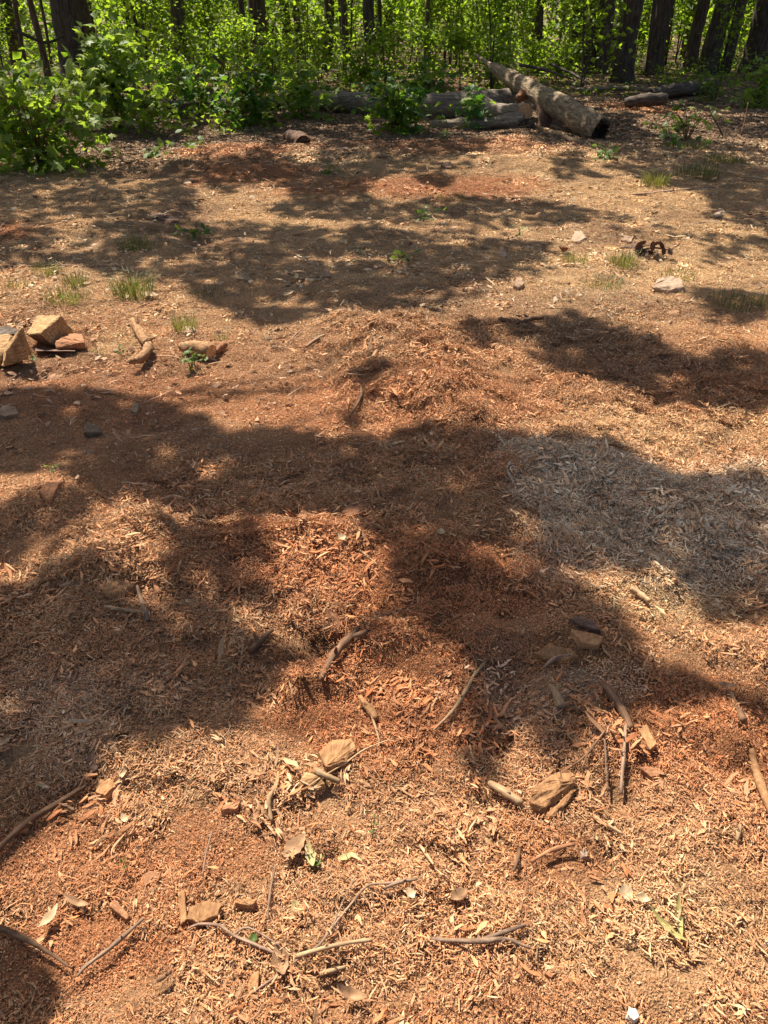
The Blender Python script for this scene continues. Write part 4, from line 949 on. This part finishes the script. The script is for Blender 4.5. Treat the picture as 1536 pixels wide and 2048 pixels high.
kv, kf = tube([P(1062,184,13.2), P(1045,190,13.1), P(1036,198,13.0)], [.09, .07, .05], 10, .2, 3, seed=3); link('stub', mesh_np('stub', [qi @ (v - fb) for v in kv], kf, M_rust, True), ft)
log([P(630,200,14.2), P(700,205,14.0), P(760,210,13.8), P(870,214,13.6), P(940,210,13.6), P(1020,203,13.8)], [.13, .16, .17, .2, .19, .18], 'long_log', 'long grey cracked log lying level behind the dark bush', M_loggrey, seed=11, rough=.06)
log([P(962,212,12.6), P(985,222,12.5), P(1010,226,12.3), P(1050,228,11.95)], [.15, .12, .115, .135], 'short_log', 'short grey log with a sawn tan end facing right', M_loggrey, M_cutface, seed=12, rough=.05)
log([P(860,250,12.1), P(930,250,12.0), P(985,246,11.9), P(1048,240,11.8)], [.06, .09, .08, .11], 'low_log', 'low crumbling grey log on the ground under the short sawn log', M_loggrey, M_pit, seed=13, rough=.14)
log([P(1052,268,11.6), P(1054,256,11.65), P(1050,244,11.7)], [.13, .12, .09], 'rotten_stump', 'small black rotten stump before the sawn log', M_pit, M_pit, seg=14, seed=14, rough=.2)
log([P(1092,256,12.45), P(1092,232,12.5), P(1084,205,12.7)], [.13, .11, .11], 'support_stump', 'upright brown stump propping up the fallen log', M_splitdark, M_logend, seg=16, seed=15, rough=.09)
log([P(1250,206,13.9), P(1290,200,13.8), P(1330,198,13.9)], [.07, .10, .08], 'mossy_log', 'short mossy brown log in the shade right of the fallen log', M_bark, M_pit, seed=16, rough=.1)
log([P(1300,190,16.2), P(1370,178,16.6), P(1430,170,17)], [.10, .12, .13], 'dark_log', 'dark log lying farther back under the leaning trunk', M_bark, M_pit, seed=17, rough=.1)
log([P(1150,180,17.2), P(1240,176,17), P(1300,180,16.5)], [.03, .04, .03], 'thin_log', 'thin pale pole lying at the foot of the thick grey brown trunk', M_loggrey, M_pit, seed=18, rough=.1)
log([P(330,213,14.4), P(400,212,14.2), P(480,210,14.0), P(560,207,13.9)], [.08, .11, .11, .09], 'shaded_log', 'shaded dark log half hidden behind the low dark bush', M_bark, M_pit, seed=19, rough=.1)
log([P(578,276,10.9), P(598,282,10.75), P(606,288,10.65)], [.09, .11, .10], 'log_butt', 'short thick butt of wood with a dark end above the reddish mounds', M_splitdark, M_pit, seg=16, seed=20, rough=.1)
# dead slanting branches in the wood behind the log
for k, (a, lab) in enumerate((([P(1040,130,16), P(1090,140,15.6), P(1150,160,15.2)], 'dead slanting branch left of the paired trunks'), ([P(1100,128,17), P(1150,150,16.5), P(1180,170,16)], 'lower dead branch reaching to the foot of the paired trunks'),
                     ([P(30,60,14), P(90,85,14), P(130,70,14)], 'dark dead limb reaching across the left wood'), ([P(425,110,15), P(440,125,15), P(450,135,15)], 'short pale dead twig in the dark leaves'))):
    V, F = tube(a, [.03, .025, .012], 6, .1, 4, seed=k); tag(oriented('dead_branch', V, F, a[0], a[-1] - a[0], M_bark), lab, 'branch')

# hulls: firewood, stones, bark slabs
import bmesh
def hull(points, name, label, cat, mat, cuts=3, amp=.003, seed=0, parent=None, sharp=True):
    P_ = [Vector(p) for p in points]; c = sum(P_, Vector()) / len(P_)
    bm = bmesh.new()
    for p in P_: bm.verts.new(p - c)
    r = bmesh.ops.convex_hull(bm, input=bm.verts); 
    junk = [e for e in r['geom_interior'] if isinstance(e, bmesh.types.BMVert)]
    if junk: bmesh.ops.delete(bm, geom=junk, context='VERTS')
    bmesh.ops.dissolve_limit(bm, angle_limit=.12, verts=bm.verts, edges=bm.edges)
    size = max((v.co.length for v in bm.verts))
    bmesh.ops.bevel(bm, geom=list(bm.edges), offset=size * .035, segments=1, affect='EDGES')
    bmesh.ops.triangulate(bm, faces=bm.faces)
    bmesh.ops.subdivide_edges(bm, edges=bm.edges, cuts=cuts, use_grid_fill=True)
    co = np.array([tuple(v.co) for v in bm.verts]); 
    dx = (fbm(co[:, 0] + co[:, 2] * 1.3, co[:, 1] + co[:, 2], 3 / size, 4, seed) - .5) * 2 * amp; dy = (fbm(co[:, 1] - co[:, 2], co[:, 0] + co[:, 2] * .7, 3 / size, 4, seed + 5) - .5) * 2 * amp; dz = (fbm(co[:, 0] * 1.1, co[:, 1] + co[:, 2] * .5, 7 / size, 5, seed + 9) - .5) * 2 * amp
    for v, a, b, d in zip(bm.verts, dx, dy, dz): v.co += Vector((a, b, d))
    me = bpy.data.meshes.new(name); bm.to_mesh(me); bm.free(); me.materials.append(mat)
    o = bpy.data.objects.new(name, me); COL.objects.link(o); o.location = c
    return tag(o, label, cat)
def face_mat(o, mat, test):
    o.data.materials.append(mat)
    for p in o.data.polygons:
        if test(p.normal): p.material_index = 1
fa = hull([P(51,671,3.93), P(73,630,4.10), P(125,629,3.98), P(78,667,3.84), P(147,666,4.06), P(108,693,3.88), P(90,692,3.95), P(125,680,4.1)], 'firewood_block', 'large split block of tan firewood with a pointed top on the left', 'firewood', M_split, 5, .009, 1)
face_mat(fa, M_splitdark, lambda n: n.z < -.15 and n.x < .2)
fb2 = hull([P(108,686,3.85), P(110,698,3.82), P(168,697,3.84), P(170,683,3.84), P(165,668,3.95), P(128,667,3.97), P(118,676,3.9), P(166,690,3.95)], 'firewood_piece', 'small reddish split piece leaning on the large split block', 'firewood', M_rust, 5, .009, 2)
fc = hull([P(41,655,3.60), P(57,718,3.60), P(6,734,3.56), P(14,702,3.57), P(46,652,3.73), P(62,708,3.73), P(0,728,3.70), P(8,696,3.72)], 'firewood_wedge', 'dark pointed wedge of firewood cut by the left edge', 'firewood', M_split, 5, .008, 3)
fe = hull([P(-70,668,3.85), P(30,668,3.80), P(12,702,3.66), P(-60,712,3.62), P(-60,742,3.60), P(0,737,3.60), P(20,700,3.85), P(-60,690,3.95)], 'firewood_block', 'split lump of firewood behind the dark pointed wedge at the left edge', 'firewood', M_split, 5, .012, 6)
fd = hull([P(-60,662,3.95), P(20,652,4.0), P(40,660,3.9), P(30,668,3.85), P(-60,676,3.85), P(-20,655,4.0), P(-60,690,3.9), P(20,680,3.9)], 'bark_piece', 'grey bark covered slab lying behind the dark wedge at the left edge', 'firewood', M_bark, 4, .006, 4)
fs = hull([P(70,702,3.80), P(150,702,3.80), P(150,697,3.86), P(72,695,3.88)], 'bark_plate', 'thin dark plate of bark under the large split block', 'bark', M_splitdark, 3, .003, 5)
# billet: round wood with a sawn face
s_ = scale_at(405, 715)
log([G(425,722,.045), G(405,716,.048), G(385,712,.045), G(366,706,.035)], [.046, .043, .036, .022], 'short_billet', 'short round billet with an orange sawn face turned to the viewer', M_rough, M_cutface, seg=18, seed=21, rough=.1, sub=4, cat='firewood')
stick([(433,716),(443,706),(452,700)], [5,8,6], M_rust, 'wood_fragment', 'crumbling rusty fragment just right of the short billet', 'wood chunk', seed=22, rough=.3)
cb = stick([(268,655),(278,675),(292,698),(300,706)], [7,10,9,12], M_rough, 'crooked_branch', 'thick crooked branch bent at a knuckle on the sawdust', 'branch', seed=23, rough=.2, seg=12, lift=1.0, forks=[([(300,708),(296,725),(280,742),(264,748)],10)])
# bark chunks and slabs; outline in pixels, height in m
def chunk(pxs, th, name, label, mat, cat='bark', seed=0, tilt=0., cuts=4, amp=None):
    th *= .72 if cat == 'bark' else .45
    pts = []; c = np.mean(pxs, 0); rr = random.Random(seed)
    for (u, v) in pxs:
        g = G(u, v); lift = .004 + tilt * (c[1] - v) * scale_at(u, v)
        pts.append(g + Vector((0, 0, th * rr.uniform(.75, 1.1) + lift + (.013 if cat == 'bark' else .008) * (v > 700)))); pts.append(g + Vector((rr.uniform(-.2, .2) * th, rr.uniform(-.2, .2) * th, lift - .003)))
    return hull(pts, name, label, cat, mat, cuts, amp if amp is not None else th * .42, seed)
CH = [
 ([(1056,1612),(1068,1590),(1100,1572),(1140,1560),(1148,1580),(1120,1605),(1085,1632),(1060,1630)],.032,'bark_chunk','large dark brown bark chunk with a cracked edge in the right foreground',M_slab),
 ([(1088,1640),(1130,1602),(1150,1588),(1140,1606),(1105,1648),(1090,1650)],.014,'bark_flake','thin bark flake lying against the large dark brown chunk',M_slab),
 ([(376,1850),(380,1828),(410,1816),(446,1818),(440,1842),(405,1858)],.012,'bark_piece','curled dark bark slab on orange sawdust at the lower left',M_slab),
 ([(360,1795),(372,1790),(376,1850),(364,1860)],.006,'bark_strip','narrow vertical bark strip left of the curled bark slab',M_slab),
 ([(598,1578),(612,1556),(640,1562),(652,1580),(625,1594),(602,1592)],.010,'wood_plate','flat tan wood plate left of the smooth round peg',M_split),
 ([(640,1520),(668,1495),(705,1492),(715,1515),(690,1540),(655,1550)],.018,'bark_mound','dusty rounded bark piece half buried above the round peg',M_slab),
 ([(205,1192),(222,1172),(258,1166),(280,1176),(262,1196),(225,1206)],.030,'root_chunk','rounded brown root chunk above the crossed sticks',M_slab),
 ([(655,1266),(672,1256),(684,1264),(676,1278),(662,1278)],.016,'orange_chunk','small orange cube of wood beside the dark root',M_rust),
 ([(1135,1248),(1165,1244),(1190,1256),(1200,1272),(1160,1262)],.008,'bark_plate','smooth dark bark plate in the middle of the second shadow',M_splitdark),
 ([(1140,1270),(1180,1278),(1205,1285),(1195,1302),(1160,1296)],.012,'bark_plate','dusty brown plate just below the smooth dark bark plate',M_slab),
 ([(1072,1318),(1095,1302),(1140,1310),(1155,1326),(1120,1336),(1085,1330)],.016,'bark_plate','frayed bark plate lowest of the three in the second shadow',M_slab),
 ([(176,1530),(190,1510),(200,1548),(186,1560)],.01,'bark_flake','dark flake standing in the shade at the left',M_splitdark),
 ([(195,1600),(205,1575),(228,1570),(236,1590),(214,1606)],.018,'bark_chunk','brown bark chunk at the upper end of the long dark stick',M_slab),
 ([(32,1672),(45,1652),(62,1650),(58,1672)],.014,'bark_flake','brown bark flake beside the middle of the long dark stick',M_slab),
 ([(222,1822),(232,1808),(262,1840),(256,1850)],.005,'bark_flake','flat orange flake above the wavy grey twig',M_rust),
 ([(288,1762),(300,1752),(326,1755),(318,1770),(292,1784)],.006,'bark_flake','ribbed orange flake on the lower left sawdust',M_rust),
 ([(472,1820),(478,1808),(515,1812),(508,1824)],.010,'bark_piece','small orange bark piece left of the upright thin twig',M_slab),
 ([(496,1985),(505,1960),(520,1950),(518,1990),(506,2000)],.006,'bark_flake','brown upright flake near the bottom edge under the arched twig',M_slab),
 ([(445,1635),(450,1622),(482,1612),(478,1628)],.012,'wood_piece','red wood piece over a dark hollow left of the curved stick',M_rust),
 ([(680,1040),(690,1030),(730,1024),(738,1034),(700,1048)],.020,'bark_chunk','upstanding bark chunk at the lower edge of the wide shadow',M_rust),
 ([(80,990),(96,975),(130,965),(124,978),(96,992)],.015,'bark_piece','reddish bark piece where the wide shadow ends at the left',M_rust),
 ([(1040,1470),(1080,1462),(1120,1468),(1110,1478),(1060,1482)],.008,'bark_strip','flat orange strip under the branching twig',M_slab),
 ([(1270,1468),(1290,1460),(1310,1500),(1296,1512)],.012,'bark_piece','upright orange bark piece right of the two upright twigs',M_slab),
 ([(1275,1545),(1300,1545),(1330,1558),(1300,1566)],.008,'bark_piece','flat reddish bark piece in the right foreground',M_rust),
 ([(300,435),(325,431),(362,441),(355,449),(318,443)],.03,'dark_plank','dark flat plank of wood on the left half of the clearing',M_splitdark),
 ([(1088,1957),(1100,1945),(1112,1952),(1100,1966)],.005,'wood_chip','small orange square chip at the bottom right of the forked twig',M_rust),
]
for i, (px, th, nm, lab, m) in enumerate(CH): chunk(px, th, nm, lab, m, seed=1200 + i)
RK = [
 ([(1303,584),(1312,566),(1340,560),(1362,570),(1368,584),(1335,590)],.07,'pale pinkish boulder embedded at the right of the clearing',M_stone),
 ([(363,666),(368,658),(385,657),(392,666),(384,672),(370,671)],.03,'small pale stone in front of the airy grass tuft',M_stone),
 ([(468,560),(480,548),(500,552),(502,562),(485,564)],.03,'flat grey stone in the left part of the big shadow',M_stonebrown),
 ([(638,558),(645,548),(660,548),(664,558),(650,562)],.04,'brown stone at the end of the dark twig in the big shadow',M_stonebrown),
 ([(1026,580),(1030,566),(1042,560),(1048,578),(1036,584)],.06,'small upright brown rock on the sunny right half',M_stonebrown),
 ([(796,638),(800,628),(815,628),(826,636),(812,644)],.05,'dark round stone at the head of the mulch pile',M_stonedark),
 ([(880,338),(888,328),(902,328),(904,338),(892,342)],.07,'dark lump of wood on the red dirt mounds',M_splitdark),
 ([(366,372),(370,362),(382,362),(384,372)],.05,'small brown stone below the left dirt mound',M_stonebrown),
 ([(670,304),(678,294),(692,294),(696,304)],.06,'brown lump above the red dirt mounds',M_splitdark),
 ([(848,288),(852,280),(864,282),(866,290)],.06,'rusty lump in front of the low crumbling log',M_splitdark),
 ([(170,876),(176,850),(206,866),(200,874)],.03,'dark greenish pointed stone in the shade at the left',M_stonedark),
 ([(-10,836),(10,820),(35,824),(40,836),(15,842)],.03,'grey blue stone at the left edge above the wide shadow',M_stonebrown),
 ([(262,830),(270,812),(282,822),(276,834)],.03,'dark lump on the earth heap at the left',M_stonebrown),
 ([(1140,486),(1148,468),(1166,470),(1172,482),(1156,490)],.05,'pale rock in the shade at the right',M_stone),
 ([(1422,436),(1438,422),(1450,428),(1440,438)],.06,'pale pointed rock near the right edge',M_stone),
 ([(1240,486),(1248,476),(1266,480),(1262,490)],.05,'brown block in the shade left of the dead leaves',M_stonebrown),
 ([(1232,500),(1280,486),(1300,492),(1270,500)],.03,'flat dark bark by the bundle of dead leaves',M_splitdark),
 ([(995,510),(1003,496),(1012,504),(1014,516),(1004,518)],.03,'pale bone coloured knot of wood in the middle right',M_stone),
 ([(1105,600),(1112,594),(1116,604),(1108,608)],.02,'little pale stone below the upright brown rock',M_stone),
 ([(376,240),(380,232),(392,234),(392,244)],.12,'pale stone in the shaded leaf litter by the low dark bush',M_stonebrown),
 ([(1158,1714),(1166,1706),(1176,1712),(1172,1722),(1162,1722)],.012,'small round pebble at the end of the reddish bent stick',M_stone),
 ([(500,1900),(506,1893),(516,1896),(512,1904)],.008,'tiny tan pebble between the arched twigs',M_stone),
 ([(1252,2038),(1256,2022),(1268,2026),(1276,2042),(1266,2048)],.012,'bright white quartz pebble at the bottom right',M_white),
 ([(1526,1892),(1534,1886),(1550,1900),(1542,1908)],.010,'white pebble cut by the right edge near the bottom',M_white),
 ([(1285,205),(1290,190),(1315,190),(1320,204)],.14,'brown earth covered stump lump between the mossy log and the fallen log',M_splitdark),
 ([(20,700),(26,690),(30,704)],.01,'x',None),
]
for i, (px, th, lab, m) in enumerate(RK):
    if m: chunk(px, th, 'stone' if 'stone' in lab or 'rock' in lab or 'pebble' in lab or 'boulder' in lab else 'wood_lump', lab, m, 'stone' if 'stone' in lab or 'rock' in lab or 'pebble' in lab or 'boulder' in lab else 'wood chunk', 1300 + i, cuts=4)
# single leaves lying in the foreground
def flat_leaf(u, v, l_px, w_px, rot, mat, name, label, curl=.3, seed=0, frill=.22, lift=.022):
    g = G(u, v, lift); s_ = scale_at(u, v); l, w = l_px * s_ / 2, w_px * s_ / 2; rr = random.Random(seed); n = 9; V = []; F = []
    for i in range(n + 1):
        f = i / n; ww = w * (math.sin(math.pi * min(max(f, .04), .97)) ** .8) * rr.uniform(1 - frill, 1 + frill)
        for k in (-1, -.5, 0, .5, 1):
            V.append((ww * k + rr.uniform(-.05, .05) * w, (f - .5) * 2 * l, (abs(k) * ww * curl * 1.4) + l * curl * (2 * f - 1) ** 2 + rr.uniform(-.04, .04) * w))
    for i in range(n):
        for k in range(4): a = i * 5 + k; F.append((a, a + 1, a + 6, a + 5))
    o = link(name, mesh_np(name, V, F, mat, True), None, g); o.rotation_euler = (rr.uniform(-.2, .2), rr.uniform(-.2, .2), R(rot)); return tag(o, label, 'leaf')
FL = [
 (622,1722,50,20,15,M_yellow,'green_leaf','crumpled yellow green leaf left of the dark hollow in the foreground',.3),
 (636,1738,34,18,-40,M_weed,'green_leaf','bright green folded leaf against the crumpled yellow green leaf',.5),
 (692,1727,34,16,-65,M_yellow,'yellow_leaf','small yellow leaf at the rim of the dark hollow',.3),
 (592,1828,30,16,20,M_yellow,'pale_leaf','pale green leaf scrap below the torn brown leaf',.4),
 (509,1890,22,18,-10,M_weed,'green_leaf','light green leaf scrap by the arched twig',.4),
 (592,1706,58,34,-40,M_dead,'brown_leaf','torn folded brown leaf left of the yellow green leaf',.25),
 (565,1938,60,34,20,M_dead,'tan_leaf','ragged tan leaf under the pale bent twig',.5),
 (700,2006,62,28,75,M_dead,'curled_leaf','curled orange leaf near the bottom edge',.7),
 (105,1852,56,22,-15,M_deadpale,'frayed_leaf','white frayed leaf on the sawdust at the lower left',.5),
 (1330,1868,90,12,35,M_yellow,'curled_leaf','yellowish curled strip forming the left arm of a V',.6),
 (1352,1850,80,14,-12,M_yellow,'curled_leaf','yellowish curled strip forming the right arm of a V',.6),
 (1248,1800,34,26,10,M_deadpale,'bleached_leaf','bleached leaf scrap in the right foreground',.4),
 (1282,1810,26,18,70,M_deadpale,'bleached_leaf','bleached round scrap right of the bleached leaf scrap',.5),
 (820,1800,24,20,30,M_deadpale,'tan_leaf','tan leaf scrap in the middle of the bottom sawdust',.4),
 (915,1806,44,24,-50,M_dead,'tan_leaf','brownish leaf scrap above the forked grey twig',.4),
 (160,1818,60,16,70,M_dead,'brown_leaf','folded pinkish brown leaf at the lower left',.5),
 (1448,1385,40,14,80,M_dead,'brown_leaf','brown leaf in the mulch right of the second shadow',.5),
 (348,769,26,14,60,M_rust,'orange_leaf','small orange leaf below the crooked branch',.5),
 (1125,510,30,22,20,M_rust,'orange_leaf','orange brown leaf beside the dry yellow grass',.6),
 (576,597,26,10,-60,M_deadpale,'pale_leaf','pale leaf lying in the big shadow',.3), (686,494,20,14,30,M_deadpale,'pale_leaf','white leaf scrap at the top of the big shadow',.6), (670,592,22,12,80,M_deadpale,'pale_leaf','pale leaf at the right part of the big shadow',.3),
 (612,525,30,14,70,M_deadpale,'pale_leaf','grey leaf near the middle of the big shadow',.3), (230,590,24,16,60,M_deadpale,'pale_leaf','pale leaf left under the large dense grass tuft',.4), (255,333,40,16,70,M_deadpale,'pale_leaf','white dry leaf right of the big maple bush',.6),
 (308,440,20,10,80,M_deadpale,'pale_leaf','white scrap on top of the dark plank',.3), (770,240+12,1,1,0,None,'','',0),
 (300,598,40,16,75,M_deadpale,'pale_leaf','long pale leaf right of the thin dark branch',.3), (1340,480,50,10,80,M_deadpale,'pale_leaf','pale strip near the bundle of dead leaves',.3),
 (10,1500,36,14,-60,M_deadpale,'pale_leaf','pale leaf tip at the left edge in the second shadow',.4), (250,1558,24,16,10,M_deadpale,'pale_leaf','pale curled scrap at the upper end of the dark stick',.5), (252,1650,22,14,30,M_deadpale,'pale_leaf','pinkish curled scrap on the left sawdust',.5),
 (1360,1062,1,1,0,None,'','',0), (90,1584,30,8,80,M_deadpale,'pale_leaf','pair of pale flat scraps in the left shade',.1),
 (684,1086,20,16,30,M_deadpale,'pale_leaf','pale scrap in the centre lit patch',.5), (882,1078,22,14,0,M_deadpale,'pale_leaf','pale scrap at the right of the centre lit patch',.5)]
for i, (u, v, l, w, r, m, nm, lab, c) in enumerate(FL):
    if m: flat_leaf(u, v, l, w, r, m, nm, lab, c, 1400 + i)
# bundle of dead leaves on a twig
db = thing('dead_leaf_bundle', tuple(G(1305, 512)), 'dark bundle of withered leaves on a twig in the shade at the right', 'withered branch')
V, F = tube([(-.12, 0, .03), (0, 0, .06), (.14, .02, .03)], [.008, .007, .004], 5, .1, 3); link('twig', mesh_np('twig', V, F, M_twigdark), db)
rr = random.Random(9); wl = round_leaf(M_splitdark, .3); 
for k in range(16):
    o = bpy.data.objects.new('withered_leaf', wl); COL.objects.link(o); o.parent = db; s = rr.uniform(.06, .1); o.scale = (s, s, s); o.location = (rr.uniform(-.12, .14), rr.uniform(-.05, .05), rr.uniform(.02, .09)); o.rotation_euler = (rr.uniform(-1.4, 1.4), rr.uniform(-1, 1), rr.uniform(0, 6))
